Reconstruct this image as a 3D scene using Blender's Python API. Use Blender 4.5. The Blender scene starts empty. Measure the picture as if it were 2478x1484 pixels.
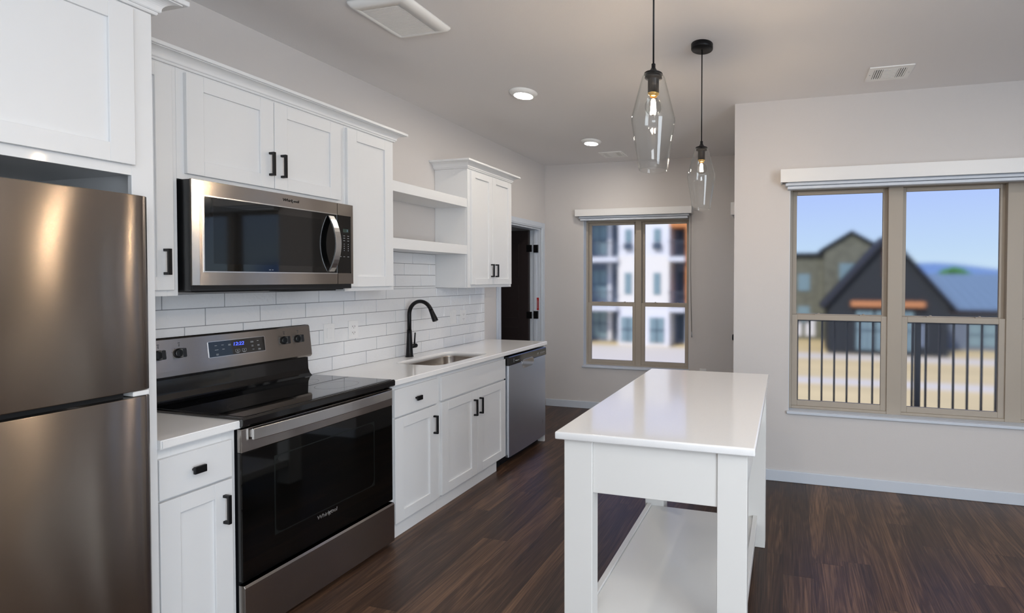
import bpy, bmesh, math, random
from mathutils import Vector, Matrix

# ------------------------------------------------------------------ camera, world, light, exposure
scene = bpy.context.scene
col = scene.collection
W_IMG = 2478.0
F_PX, SX, SY = 1140.63, 393.2, -47.97
cd = bpy.data.cameras.new('camera')
cam = bpy.data.objects.new('camera', cd); col.objects.link(cam)
cd.sensor_fit = 'HORIZONTAL'; cd.sensor_width = 36.0
cd.lens = 36.0 * F_PX / W_IMG
cd.shift_x = -SX / W_IMG; cd.shift_y = SY / W_IMG
cd.clip_start = 0.05; cd.clip_end = 4000
yw, pt, rl = math.radians(13.4669), math.radians(-0.9719), math.radians(0.2285)
fw = Vector((math.sin(-yw) * math.cos(pt), math.cos(yw) * math.cos(pt), math.sin(pt)))
rt = Vector((math.cos(yw), math.sin(yw), 0)); up = rt.cross(fw)
rt2 = rt * math.cos(rl) + up * math.sin(rl); up2 = up * math.cos(rl) - rt * math.sin(rl)
m = Matrix((rt2, up2, -fw)).transposed().to_4x4(); m.translation = Vector((2.8019, -1.4558, 1.5025))
cam.matrix_world = m
scene.camera = cam

vs = scene.view_settings
vs.view_transform = 'Standard'; vs.look = 'None'; vs.gamma = 1.0; vs.exposure = 0.09
try: vs.use_curve_mapping = False
except Exception: pass

def S(r, g, b, a=1.0):
    def f(c):
        c /= 255.0
        return c / 12.92 if c <= 0.04045 else ((c + 0.055) / 1.055) ** 2.4
    return (f(r), f(g), f(b), a)

world = bpy.data.worlds.new('world'); scene.world = world; world.use_nodes = True
nt = world.node_tree; nt.nodes.clear()
wo = nt.nodes.new('ShaderNodeOutputWorld'); bg = nt.nodes.new('ShaderNodeBackground')
tc = nt.nodes.new('ShaderNodeTexCoord'); sp = nt.nodes.new('ShaderNodeSeparateXYZ')
cr = nt.nodes.new('ShaderNodeValToRGB'); el = cr.color_ramp.elements
el[0].position = 0.0; el[0].color = S(205, 226, 238)
el[1].position = 0.30; el[1].color = S(166, 184, 246)
e = el.new(0.06); e.color = S(192, 216, 240)
e = el.new(0.16); e.color = S(178, 200, 246)
nt.links.new(tc.outputs['Generated'], sp.inputs[0]); nt.links.new(sp.outputs['Z'], cr.inputs[0])
nt.links.new(cr.outputs[0], bg.inputs[0]); bg.inputs[1].default_value = 1.0
nt.links.new(bg.outputs[0], wo.inputs[0])

def area_light(name, loc, direction, sx, sy, power, color):
    l = bpy.data.lights.new(name, 'AREA'); l.shape = 'RECTANGLE'; l.size = sx; l.size_y = sy
    l.energy = power; l.color = color[:3]
    o = bpy.data.objects.new(name, l); col.objects.link(o); o.location = loc
    o.rotation_euler = Vector(direction).to_track_quat('-Z', 'Z').to_euler()
    return o
sun = bpy.data.lights.new('sun', 'SUN'); sun.energy = 2.6; sun.angle = 0.02; sun.color = (1.0, 0.95, 0.88)
so = bpy.data.objects.new('sun', sun); col.objects.link(so)
so.rotation_euler = Vector((0.45, 1.0, -0.95)).to_track_quat('-Z', 'Z').to_euler()
# added fill lights out of view, behind and to the right of the camera
area_light('side_fill', (6.4, -2.9, 1.5), (-1, 0.1, 0.05), 2.6, 2.0, 168, (0.80, 0.90, 1.0))  # added fill onto the cabinet fronts; the side wall has no window
area_light('overhead_fill', (3.2, -2.4, 2.80), (0, 0, -1), 2.5, 2.5, 38, (0.86, 0.93, 1.0))  # unseen soft fill, added to light the room from above
area_light('back_fill', (2.6, -4.75, 1.35), (0, 1, 0.06), 4.4, 2.5, 12, (0.80, 0.90, 1.0))  # added frontal fill; the back wall is closed, without a door
area_light('ceiling_bounce_fill', (3.0, -2.6, 1.75), (0, 0.1, 1), 0.9, 0.9, 26, (0.86, 0.93, 1.0))  # added upward fill bounced off the ceiling, no lamp stands here

# ------------------------------------------------------------------ materials
def mat(name, color, rough=0.5, metal=0.0, spec=0.5, coat=0.0, emit=None, estr=0.0, **kw):
    m = bpy.data.materials.new(name); m.use_nodes = True
    b = m.node_tree.nodes['Principled BSDF']
    b.inputs['Base Color'].default_value = color
    b.inputs['Roughness'].default_value = rough
    b.inputs['Metallic'].default_value = metal
    b.inputs['Specular IOR Level'].default_value = spec
    if coat: b.inputs['Coat Weight'].default_value = coat; b.inputs['Coat Roughness'].default_value = 0.05
    if emit: b.inputs['Emission Color'].default_value = emit; b.inputs['Emission Strength'].default_value = estr
    return m
def N(m, t): return m.node_tree.nodes.new(t)
def Lk(m, a, b): m.node_tree.links.new(a, b)
def BS(m): return m.node_tree.nodes['Principled BSDF']
def math_node(m, op, a, b=None, c=None):
    n = N(m, 'ShaderNodeMath'); n.operation = op
    for i, v in enumerate((a, b, c)):
        if v is None: continue
        if isinstance(v, (int, float)): n.inputs[i].default_value = v
        else: Lk(m, v, n.inputs[i])
    return n.outputs[0]
def noise_bump(m, scale, strength, dist=0.002, detail=3, stretch=None, color_mix=None):
    t = N(m, 'ShaderNodeTexCoord'); mp = N(m, 'ShaderNodeMapping'); ns = N(m, 'ShaderNodeTexNoise'); bp = N(m, 'ShaderNodeBump')
    if stretch: mp.inputs['Scale'].default_value = stretch
    ns.inputs['Scale'].default_value = scale; ns.inputs['Detail'].default_value = detail
    bp.inputs['Strength'].default_value = strength; bp.inputs['Distance'].default_value = dist
    Lk(m, t.outputs['Object'], mp.inputs[0]); Lk(m, mp.outputs[0], ns.inputs['Vector']); Lk(m, ns.outputs[0], bp.inputs['Height'])
    Lk(m, bp.outputs[0], BS(m).inputs['Normal'])
    if color_mix:
        r = N(m, 'ShaderNodeMapRange'); r.inputs['To Min'].default_value = color_mix[0]; r.inputs['To Max'].default_value = color_mix[1]
        Lk(m, ns.outputs[0], r.inputs[0])
        mx = N(m, 'ShaderNodeMix'); mx.data_type = 'RGBA'; mx.blend_type = 'MULTIPLY'; mx.inputs[0].default_value = 1.0
        mx.inputs[6].default_value = BS(m).inputs['Base Color'].default_value
        Lk(m, r.outputs[0], mx.inputs[7]); Lk(m, mx.outputs[2], BS(m).inputs['Base Color'])
    return m

M = {}
M['wall'] = noise_bump(mat('wall_paint', S(204, 200, 198), 0.85), 260, 0.25, 0.002)
M['ceiling'] = noise_bump(mat('ceiling_paint', S(230, 228, 228), 0.9), 200, 0.25, 0.002)
M['trim'] = noise_bump(mat('white_trim_paint', S(200, 207, 217), 0.45), 90, 0.05)
M['cab'] = noise_bump(mat('white_cabinet_paint', S(225, 226, 227), 0.38, coat=0.15), 40, 0.04, 0.001)
M['cab_in'] = noise_bump(mat('cabinet_interior', S(150, 152, 155), 0.6), 40, 0.05)
M['quartz'] = noise_bump(mat('white_quartz', S(236, 236, 236), 0.12, coat=0.3), 300, 0.0, 0.001, color_mix=(0.95, 1.03))
M['island'] = noise_bump(mat('island_paint', S(226, 225, 222), 0.32, coat=0.15), 40, 0.04, 0.001)
M['black'] = noise_bump(mat('black_metal', S(24, 24, 26), 0.42, 0.6), 120, 0.05, 0.0005)
M['black_gloss'] = noise_bump(mat('black_enamel', S(10, 10, 12), 0.12, coat=0.5), 60, 0.01, 0.0005)
M['black_glass'] = noise_bump(mat('black_glass', S(5, 6, 7), 0.03, spec=0.6, coat=0.3), 5, 0.01, 0.0005)
M['oven_glass'] = noise_bump(mat('oven_window_glass', S(3, 4, 4), 0.04, spec=0.5), 5, 0.01, 0.0005)
M['plastic_black'] = noise_bump(mat('black_plastic', S(22, 23, 25), 0.3), 120, 0.05, 0.0005)
M['dark'] = noise_bump(mat('dark_void', S(12, 12, 13), 0.8), 60, 0.05)
M['plate'] = noise_bump(mat('white_plastic', S(226, 226, 226), 0.35), 60, 0.02, 0.0005)
M['slot'] = noise_bump(mat('dark_slot', S(40, 40, 42), 0.6), 60, 0.02)
M['grout'] = noise_bump(mat('grey_grout', S(142, 142, 146), 0.9), 400, 0.3, 0.001)
M['frame'] = noise_bump(mat('tan_vinyl_frame', S(166, 156, 143), 0.5), 120, 0.05, 0.0005)
M['door_dark'] = noise_bump(mat('dark_brown_door', S(40, 32, 32), 0.5), 60, 0.05)
M['mark'] = mat('light_grey_print', S(170, 175, 180), 0.5)
M['mark_dark'] = mat('dark_grey_print', S(60, 60, 62), 0.5)
M['chrome'] = noise_bump(mat('chrome', S(225, 228, 230), 0.08, 1.0), 60, 0.01, 0.0003)
M['logo_dark'] = mat('dark_logo', S(50, 46, 45), 0.3, 0.8)
M['logo_light'] = mat('silver_logo', S(190, 190, 190), 0.3, 0.8)
M['red'] = noise_bump(mat('red_sticker', S(170, 40, 40), 0.5), 60, 0.02)
M['blue_led'] = mat('blue_digits', S(20, 30, 200), 0.4, emit=(0.05, 0.09, 1.0, 1), estr=2.6)
M['teal_led'] = mat('pale_digits', S(90, 110, 130), 0.4, emit=S(120, 150, 180), estr=0.25)
M['lcd'] = mat('dim_display', S(52, 66, 60), 0.2)
M['gold'] = noise_bump(mat('brass_ring', S(214, 180, 110), 0.25, 1.0), 60, 0.02, 0.0003)
M['lamp_disc'] = mat('lamp_diffuser', S(255, 244, 225), 0.5, emit=(1.0, 0.90, 0.78, 1), estr=165.0)
M['filament'] = mat('glowing_filament', S(255, 220, 160), 0.5, emit=(1.0, 0.78, 0.55, 1), estr=1150.0)
M['lampwhite'] = noise_bump(mat('lamp_trim_white', S(240, 240, 238), 0.5), 60, 0.02)

def steel(name, color, rough, aniso, brush_axis='y', warp=0.0):
    m = mat(name, color, rough, 1.0)
    b = BS(m); b.inputs['Anisotropic'].default_value = aniso; b.inputs['Anisotropic Rotation'].default_value = 0.0
    c = N(m, 'ShaderNodeCombineXYZ'); c.inputs[2].default_value = 1.0
    Lk(m, c.outputs[0], b.inputs['Tangent'])
    t = N(m, 'ShaderNodeTexCoord'); mp = N(m, 'ShaderNodeMapping'); ns = N(m, 'ShaderNodeTexNoise')
    mp.inputs['Scale'].default_value = (1.0, 1.5, 420.0)
    ns.inputs['Scale'].default_value = 3.0; ns.inputs['Detail'].default_value = 4
    r = N(m, 'ShaderNodeMapRange'); r.inputs['To Min'].default_value = rough * 0.98; r.inputs['To Max'].default_value = rough * 1.02
    Lk(m, t.outputs['Object'], mp.inputs[0]); Lk(m, mp.outputs[0], ns.inputs['Vector']); Lk(m, ns.outputs[0], r.inputs[0])
    Lk(m, r.outputs[0], b.inputs['Roughness'])
    if warp:
        n2 = N(m, 'ShaderNodeTexNoise'); n2.inputs['Scale'].default_value = 1.6; n2.inputs['Detail'].default_value = 1
        bp = N(m, 'ShaderNodeBump'); bp.inputs['Strength'].default_value = 1.0; bp.inputs['Distance'].default_value = warp
        Lk(m, t.outputs['Object'], n2.inputs['Vector']); Lk(m, n2.outputs[0], bp.inputs['Height']); Lk(m, bp.outputs[0], b.inputs['Normal'])
    return m
M['steel'] = steel('brushed_stainless', S(166, 160, 155), 0.22, 0.95)
M['steel_dw'] = steel('pale_satin_stainless', S(214, 220, 228), 0.32, 0.5)
M['steel_fridge'] = steel('fridge_stainless', S(146, 138, 131), 0.25, 1.0, warp=0.012)
M['steel_light'] = steel('satin_steel', S(214, 214, 214), 0.24, 0.4)
M['steel_sink'] = steel('sink_steel', S(190, 182, 174), 0.25, 0.3)

# tile: glossy, hand-made waviness
m = mat('glazed_white_tile', S(226, 227, 229), 0.10, coat=0.4)
t = N(m, 'ShaderNodeTexCoord'); ns = N(m, 'ShaderNodeTexNoise'); ns.inputs['Scale'].default_value = 26; ns.inputs['Detail'].default_value = 2; ns.inputs['Distortion'].default_value = 1.6
bp = N(m, 'ShaderNodeBump'); bp.inputs['Strength'].default_value = 0.5; bp.inputs['Distance'].default_value = 0.005
Lk(m, t.outputs['Object'], ns.inputs['Vector']); Lk(m, ns.outputs[0], bp.inputs['Height']); Lk(m, bp.outputs[0], BS(m).inputs['Normal'])
M['tile'] = m

# floor: dark wood-look planks running away from the camera (along y)
def floor_material():
    m = mat('dark_plank_floor', S(70, 54, 46), 0.34)
    b = BS(m); b.inputs['Specular IOR Level'].default_value = 0.38
    t = N(m, 'ShaderNodeTexCoord'); s = N(m, 'ShaderNodeSeparateXYZ'); Lk(m, t.outputs['Object'], s.inputs[0])
    X, Y = s.outputs[0], s.outputs[1]
    PW, PL = 0.155, 1.22
    xr = math_node(m, 'DIVIDE', X, PW); row = math_node(m, 'FLOOR', xr)
    wn = N(m, 'ShaderNodeTexWhiteNoise'); wn.noise_dimensions = '1D'; Lk(m, row, wn.inputs['W'])
    yo = math_node(m, 'ADD', math_node(m, 'DIVIDE', Y, PL), math_node(m, 'MULTIPLY', wn.outputs[0], 7.3))
    idx = math_node(m, 'FLOOR', yo)
    c2 = N(m, 'ShaderNodeCombineXYZ'); Lk(m, row, c2.inputs[0]); Lk(m, idx, c2.inputs[1])
    wp = N(m, 'ShaderNodeTexWhiteNoise'); wp.noise_dimensions = '3D'; Lk(m, c2.outputs[0], wp.inputs['Vector'])
    pr = wp.outputs[0]
    off = math_node(m, 'MULTIPLY', pr, 37.0)
    # broad figure
    g1 = N(m, 'ShaderNodeCombineXYZ')
    Lk(m, math_node(m, 'ADD', math_node(m, 'MULTIPLY', X, 9.0), off), g1.inputs[0]); Lk(m, math_node(m, 'ADD', math_node(m, 'MULTIPLY', Y, 0.9), off), g1.inputs[1])
    n1 = N(m, 'ShaderNodeTexNoise'); n1.inputs['Scale'].default_value = 1.0; n1.inputs['Detail'].default_value = 2; n1.inputs['Distortion'].default_value = 0.6
    Lk(m, g1.outputs[0], n1.inputs['Vector'])
    rings = math_node(m, 'SINE', math_node(m, 'MULTIPLY', n1.outputs[0], 55.0))
    # fine streaks
    g2 = N(m, 'ShaderNodeCombineXYZ')
    Lk(m, math_node(m, 'ADD', math_node(m, 'MULTIPLY', X, 170.0), off), g2.inputs[0]); Lk(m, math_node(m, 'MULTIPLY', Y, 3.0), g2.inputs[1])
    n2 = N(m, 'ShaderNodeTexNoise'); n2.inputs['Scale'].default_value = 1.0; n2.inputs['Detail'].default_value = 5; n2.inputs['Roughness'].default_value = 0.7
    Lk(m, g2.outputs[0], n2.inputs['Vector'])
    v = math_node(m, 'ADD', math_node(m, 'MULTIPLY', rings, 0.10), math_node(m, 'MULTIPLY', math_node(m, 'SUBTRACT', n2.outputs[0], 0.5), 1.5))
    v = math_node(m, 'ADD', v, math_node(m, 'MULTIPLY', math_node(m, 'SUBTRACT', n1.outputs[0], 0.5), 0.8))
    v = math_node(m, 'ADD', math_node(m, 'ADD', v, 0.34), math_node(m, 'MULTIPLY', pr, 0.26))
    cr = N(m, 'ShaderNodeValToRGB'); e = cr.color_ramp.elements
    e[0].position = 0.0; e[0].color = S(38, 28, 24); e[1].position = 1.0; e[1].color = S(122, 92, 70)
    k = e.new(0.45); k.color = S(70, 51, 40)
    Lk(m, v, cr.inputs[0])
    fx = math_node(m, 'FRACT', xr); fy = math_node(m, 'FRACT', yo)
    gx = math_node(m, 'LESS_THAN', fx, 0.012); gy = math_node(m, 'LESS_THAN', fy, 0.0016)
    g = math_node(m, 'MAXIMUM', gx, gy)
    mx = N(m, 'ShaderNodeMix'); mx.data_type = 'RGBA'; Lk(m, math_node(m, 'MULTIPLY', g, 0.6), mx.inputs[0])
    Lk(m, cr.outputs[0], mx.inputs[6]); mx.inputs[7].default_value = S(24, 18, 16)
    Lk(m, mx.outputs[2], b.inputs['Base Color'])
    bp = N(m, 'ShaderNodeBump'); bp.inputs['Strength'].default_value = 0.25; bp.inputs['Distance'].default_value = 0.001
    Lk(m, math_node(m, 'SUBTRACT', n2.outputs[0], math_node(m, 'MULTIPLY', g, 1.5)), bp.inputs['Height']); Lk(m, bp.outputs[0], b.inputs['Normal'])
    return m
M['floor'] = floor_material()

def thin_glass(name, tint, rough=0.0, edge=0.72):
    m = bpy.data.materials.new(name); m.use_nodes = True; nt = m.node_tree; nt.nodes.clear()
    o = nt.nodes.new('ShaderNodeOutputMaterial'); mx = nt.nodes.new('ShaderNodeMixShader')
    tr = nt.nodes.new('ShaderNodeBsdfTransparent'); gl = nt.nodes.new('ShaderNodeBsdfGlossy')
    geo = nt.nodes.new('ShaderNodeNewGeometry'); dt = nt.nodes.new('ShaderNodeVectorMath'); dt.operation = 'DOT_PRODUCT'
    def mth(op, x, y=None):
        n = nt.nodes.new('ShaderNodeMath'); n.operation = op
        for i, v in enumerate((x, y)):
            if v is None: continue
            if isinstance(v, (int, float)): n.inputs[i].default_value = v
            else: nt.links.new(v, n.inputs[i])
        return n.outputs[0]
    nt.links.new(geo.outputs['Incoming'], dt.inputs[0]); nt.links.new(geo.outputs['Normal'], dt.inputs[1])
    g = mth('SUBTRACT', 1.0, mth('ABSOLUTE', dt.outputs['Value'])); f5 = mth('POWER', g, 5.0)
    rm = nt.nodes.new('ShaderNodeMix'); rm.data_type = 'RGBA'; rm.inputs[6].default_value = tint
    rm.inputs[7].default_value = (tint[0] * edge, tint[1] * edge * 1.02, tint[2] * edge, 1)
    nt.links.new(f5, rm.inputs[0]); nt.links.new(rm.outputs[2], tr.inputs[0])
    gl.inputs['Roughness'].default_value = rough
    nt.links.new(mth('ADD', mth('MULTIPLY', f5, 0.55), 0.028), mx.inputs[0]); nt.links.new(tr.outputs[0], mx.inputs[1]); nt.links.new(gl.outputs[0], mx.inputs[2])
    nt.links.new(mx.outputs[0], o.inputs[0])
    return m
M['glass'] = thin_glass('clear_glass', (0.99, 0.995, 0.992, 1))
M['bulb_glass'] = thin_glass('bulb_glass', (1.0, 0.97, 0.93, 1), edge=0.8)
m = bpy.data.materials.new('hazy_window_glass'); m.use_nodes = True; m.node_tree.nodes.clear()
o_ = N(m, 'ShaderNodeOutputMaterial'); rf = N(m, 'ShaderNodeBsdfRefraction'); rf.inputs['Color'].default_value = (0.97, 0.98, 1.0, 1)
rf.inputs['Roughness'].default_value = 0.092; rf.inputs['IOR'].default_value = 1.45; Lk(m, rf.outputs[0], o_.inputs[0])
M['pane'] = m

# exterior
M['ground'] = noise_bump(mat('dry_ground', S(226, 202, 146), 0.95), 0.5, 0.1, 0.05, color_mix=(0.75, 1.2), stretch=(0.3, 1.6, 1))
M['gravel'] = noise_bump(mat('pale_concrete', S(222, 212, 192), 0.95), 3, 0.1, 0.02)
M['gable_wall'] = noise_bump(mat('dark_siding', S(42, 46, 50), 0.8), 3, 0.05)
M['roof_dark'] = noise_bump(mat('dark_shingle', S(44, 46, 52), 0.9), 6, 0.2, 0.02)
M['stone'] = noise_bump(mat('grey_stone', S(112, 112, 96), 0.9), 2.6, 0.3, 0.05, color_mix=(0.5, 1.5))
M['metal_roof'] = noise_bump(mat('standing_seam_roof', S(120, 142, 156), 0.5, 0.1), 2, 0.02)
M['grey_wall'] = noise_bump(mat('grey_siding', S(110, 120, 134), 0.8), 2, 0.05)
M['beam'] = noise_bump(mat('cedar_beam', S(190, 128, 84), 0.7), 8, 0.1)
M['ext_glass'] = noise_bump(mat('exterior_window_glass', S(128, 152, 158), 0.15), 1, 0.02)
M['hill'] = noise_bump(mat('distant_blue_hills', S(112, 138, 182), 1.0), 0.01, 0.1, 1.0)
M['leaf'] = noise_bump(mat('tree_foliage', S(74, 132, 48), 0.9), 4, 0.5, 0.2, color_mix=(0.7, 1.3))
M['apt_white'] = noise_bump(mat('white_stucco', S(226, 226, 228), 0.9), 4, 0.1)
M['apt_cream'] = noise_bump(mat('cream_stucco', S(232, 228, 220), 0.9), 4, 0.1)
M['apt_blue'] = noise_bump(mat('slate_blue_siding', S(112, 124, 142), 0.9), 4, 0.1)
M['apt_dark'] = noise_bump(mat('dark_recess_siding', S(70, 84, 100), 0.9), 4, 0.1)
M['apt_wood'] = noise_bump(mat('orange_wood_siding', S(202, 132, 78), 0.8), 6, 0.1)
M['slab'] = noise_bump(mat('white_balcony_slab', S(214, 216, 220), 0.8), 6, 0.05)
M['rail'] = noise_bump(mat('dark_railing_metal', S(84, 88, 95), 0.5, 0.4), 60, 0.05, 0.0005)

# ------------------------------------------------------------------ mesh helpers
ORG = {}
def bm_new(): return bmesh.new()
def box(bm, x0, x1, y0, y1, z0, z1, bev=0.0, seg=1):
    x0, x1 = min(x0, x1), max(x0, x1); y0, y1 = min(y0, y1), max(y0, y1); z0, z1 = min(z0, z1), max(z0, z1)
    v = [bm.verts.new(p) for p in ((x0,y0,z0),(x1,y0,z0),(x1,y1,z0),(x0,y1,z0),(x0,y0,z1),(x1,y0,z1),(x1,y1,z1),(x0,y1,z1))]
    f = [bm.faces.new([v[i] for i in q]) for q in ((3,2,1,0),(4,5,6,7),(0,1,5,4),(1,2,6,5),(2,3,7,6),(3,0,4,7))]
    if bev:
        ed = list({e for g in f for e in g.edges})
        bmesh.ops.bevel(bm, geom=ed, offset=bev, segments=seg, affect='EDGES', profile=0.5)
    return bm
def prism(bm, pts, axis, a, b, bev=0.0, seg=2):
    """extrude a closed 2D outline between a and b along an axis; pts are the other two coordinates in xyz order"""
    def P(p, t):
        return (t, p[0], p[1]) if axis == 'x' else (p[0], t, p[1]) if axis == 'y' else (p[0], p[1], t)
    A = [bm.verts.new(P(p, a)) for p in pts]; B = [bm.verts.new(P(p, b)) for p in pts]
    n = len(pts); fs = [bm.faces.new(A), bm.faces.new(list(reversed(B)))]
    for i in range(n): fs.append(bm.faces.new((A[i], B[i], B[(i+1) % n], A[(i+1) % n])))
    bmesh.ops.recalc_face_normals(bm, faces=fs)
    if bev:
        ed = [e for f in fs[:2] for e in f.edges]
        bmesh.ops.bevel(bm, geom=list(set(ed)), offset=bev, segments=seg, affect='EDGES', profile=0.5)
    return bm
def rrect(a0, a1, b0, b1, r, n=6):
    pts = []
    for cx, cy, s in ((a1-r, b1-r, 0), (a0+r, b1-r, 90), (a0+r, b0+r, 180), (a1-r, b0+r, 270)):
        for i in range(n+1):
            t = math.radians(s + 90*i/n); pts.append((cx + r*math.cos(t), cy + r*math.sin(t)))
    return pts
def lathe(bm, prof, cx, cy, n=32, closed=False):
    rings = []
    for r, z in prof:
        if r < 1e-6: rings.append([bm.verts.new((cx, cy, z))])
        else: rings.append([bm.verts.new((cx + r*math.cos(2*math.pi*i/n), cy + r*math.sin(2*math.pi*i/n), z)) for i in range(n)])
    prs = list(zip(rings, rings[1:])) + ([(rings[-1], rings[0])] if closed else [])
    fs = []
    for A, B in prs:
        for i in range(n):
            j = (i+1) % n
            if len(A) == 1 and len(B) == 1: continue
            if len(A) == 1: fs.append(bm.faces.new((A[0], B[i], B[j])))
            elif len(B) == 1: fs.append(bm.faces.new((A[i], A[j], B[0])))
            else: fs.append(bm.faces.new((A[i], A[j], B[j], B[i])))
    for f in fs: f.smooth = True
    bmesh.ops.recalc_face_normals(bm, faces=fs)
    return bm
def tube(bm, pts, r, n=14, caps=True):
    pts = [Vector(p) for p in pts]; rr = r if isinstance(r, (list, tuple)) else [r]*len(pts)
    rings = []; ref = None
    for i, p in enumerate(pts):
        d = (pts[min(i+1, len(pts)-1)] - pts[max(i-1, 0)]).normalized()
        if ref is None: ref = Vector((0, 1, 0)) if abs(d.y) < 0.9 else Vector((1, 0, 0))
        u = (ref - d*ref.dot(d)).normalized(); v = d.cross(u); ref = u
        rings.append([bm.verts.new(p + u*rr[i]*math.cos(2*math.pi*k/n) + v*rr[i]*math.sin(2*math.pi*k/n)) for k in range(n)])
    fs = []
    for A, B in zip(rings, rings[1:]):
        for k in range(n):
            f = bm.faces.new((A[k], A[(k+1) % n], B[(k+1) % n], B[k])); f.smooth = True; fs.append(f)
    if caps: fs.append(bm.faces.new(rings[0])); fs.append(bm.faces.new(rings[-1]))
    bmesh.ops.recalc_face_normals(bm, faces=fs)
    return bm
def cylx(bm, x0, x1, cy, cz, r, n=24, r2=None):
    return tube(bm, [(x0, cy, cz), (x1, cy, cz)], [r, r if r2 is None else r2], n)

def obj(name, bm, material, parent=None, label=None, cat=None, group=None, kind=None, org=None):
    """link ONE mesh object; vertices are given in world space"""
    if parent is not None: o0 = ORG[parent.name]
    elif org is not None: o0 = Vector(org)
    else:
        c = [v.co for v in bm.verts]
        o0 = Vector(((min(v.x for v in c)+max(v.x for v in c))/2, (min(v.y for v in c)+max(v.y for v in c))/2, min(v.z for v in c)))
        if kind == 'structure': o0 = Vector((0, 0, 0))
    bmesh.ops.translate(bm, verts=bm.verts, vec=-o0)
    me = bpy.data.meshes.new(name); bm.to_mesh(me); bm.free(); me.materials.append(M[material] if isinstance(material, str) else material)
    o = bpy.data.objects.new(name, me); col.objects.link(o)
    if parent is not None: o.parent = parent
    else: o.location = o0
    ORG[o.name] = o0
    if label: o['label'] = label
    if cat: o['category'] = cat
    if group: o['group'] = group
    if kind: o['kind'] = kind
    return o
def thing(name, label, cat, loc, group=None):
    o = bpy.data.objects.new(name, None); col.objects.link(o); o.location = loc; o.empty_display_size = 0.05
    o['label'] = label; o['category'] = cat
    if group: o['group'] = group
    ORG[o.name] = Vector(loc)
    return o
def copy_tree(o, loc, label=None, parent=None):
    c = o.copy(); col.objects.link(c)
    if parent is None: c.location = loc; ORG[c.name] = Vector(loc)
    else: c.parent = parent
    if label: c['label'] = label
    for ch in list(o.children): copy_tree(ch, None, None, c)
    return c
def struct(name, bm, material, parent=None):
    return obj(name, bm, material, parent, kind=None if parent else 'structure')
def B(*a, **k): return box(bm_new(), *a, **k)
def Bs(boxes, bev=0.0, seg=1):
    bm = bm_new()
    for b in boxes: box(bm, *b, bev=bev, seg=seg)
    return bm
def text_mesh(name, s, size, material, parent, mtx, depth=0.0006, shear=0.0, spacing=1.0):
    c = bpy.data.curves.new('t', 'FONT'); c.body = s; c.size = size; c.extrude = depth; c.align_x = 'CENTER'; c.align_y = 'CENTER'
    c.shear = shear; c.space_character = spacing; c.resolution_u = 3
    t = bpy.data.objects.new('t', c); col.objects.link(t)
    bpy.context.view_layer.update()
    me = bpy.data.meshes.new_from_object(t.evaluated_get(bpy.context.evaluated_depsgraph_get()))
    bpy.data.objects.remove(t); bpy.data.curves.remove(c)
    bm = bm_new(); bm.from_mesh(me); bpy.data.meshes.remove(me)
    bmesh.ops.transform(bm, matrix=mtx, verts=bm.verts)
    return obj(name, bm, material, parent)
def face_x(x, y, z):   # text lying on a face that looks towards +x
    m = Matrix(((0, 0, 1, x), (1, 0, 0, y), (0, 1, 0, z), (0, 0, 0, 1))); return m

# ------------------------------------------------------------------ dimensions
FL = -0.016          # floor
H = 2.833            # ceiling
YF = 3.639           # far wall
XP, YP = 2.404, 2.159  # corner of the wall with the large window
XR, YB = 6.6, -5.0
CT = 0.9145          # counter top
T = 0.13             # wall thickness

# ------------------------------------------------------------------ structure
struct('floor', B(-1.6, XR + T, YB - T, YF + T, FL - 0.12, FL), 'floor')
struct('ceiling', B(-1.6, XR + T, YB - T, YF + T, H, H + 0.12), 'ceiling')
D0, D1, DZ = 2.735, 3.53, 2.075    # doorway in the left wall
struct('wall_left', Bs([(-T, 0, YB - T, D0, FL, H), (-T, 0, D1, YF, FL, H), (-T, 0, D0, D1, DZ, H)]), 'wall')
W1 = (0.490, 1.748, 0.487, 2.20)     # far window opening x0,x1,z0,z1
struct('wall_far', Bs([(-T, W1[0], YF, YF + T, FL, H), (W1[1], XP + 0.14, YF, YF + T, FL, H),
                       (W1[0], W1[1], YF, YF + T, FL, W1[2]), (W1[0], W1[1], YF, YF + T, W1[3], H)]), 'wall')
W2 = (2.815, 5.06, 0.520, 2.215)
struct('wall_right', Bs([(XP, W2[0], YP, YP + T, FL, H), (W2[1], XR, YP, YP + T, FL, H),
                         (W2[0], W2[1], YP, YP + T, FL, W2[2]), (W2[0], W2[1], YP, YP + T, W2[3], H)]), 'wall')
PD0, PD1, PDZ = 2.78, 3.52, 2.04     # balcony door in the short return wall
struct('wall_return', Bs([(XP, XP + 0.14, YP + T, PD0, FL, H), (XP, XP + 0.14, PD1, YF, FL, H), (XP, XP + 0.14, PD0, PD1, PDZ, H)]), 'wall')
struct('wall_side', B(XR, XR + T, YB, YP + T, FL, H), 'wall')
struct('wall_back', B(0, XR, YB - T, YB, FL, H), 'wall')
# closet / laundry room beyond the doorway
struct('wall_closet', Bs([(-1.6, -1.5, 2.0, YF + T, FL, H), (-1.5, -T, 2.0, 2.1, FL, H), (-1.5, -T, YF + 0.0, YF + T, FL, H)]), 'wall')

def baseboard(name, boxes): struct(name, Bs(boxes, 0.003), 'trim')
BBH = 0.083
baseboard('baseboard_far', [(0.012, XP, YF - 0.014, YF, FL, FL + BBH)])
baseboard('baseboard_right', [(XP, XR, YP - 0.014, YP, FL, FL + BBH)])
baseboard('baseboard_left', [(0, 0.014, 2.54, D0 - 0.075, FL, FL + BBH)])

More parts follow.
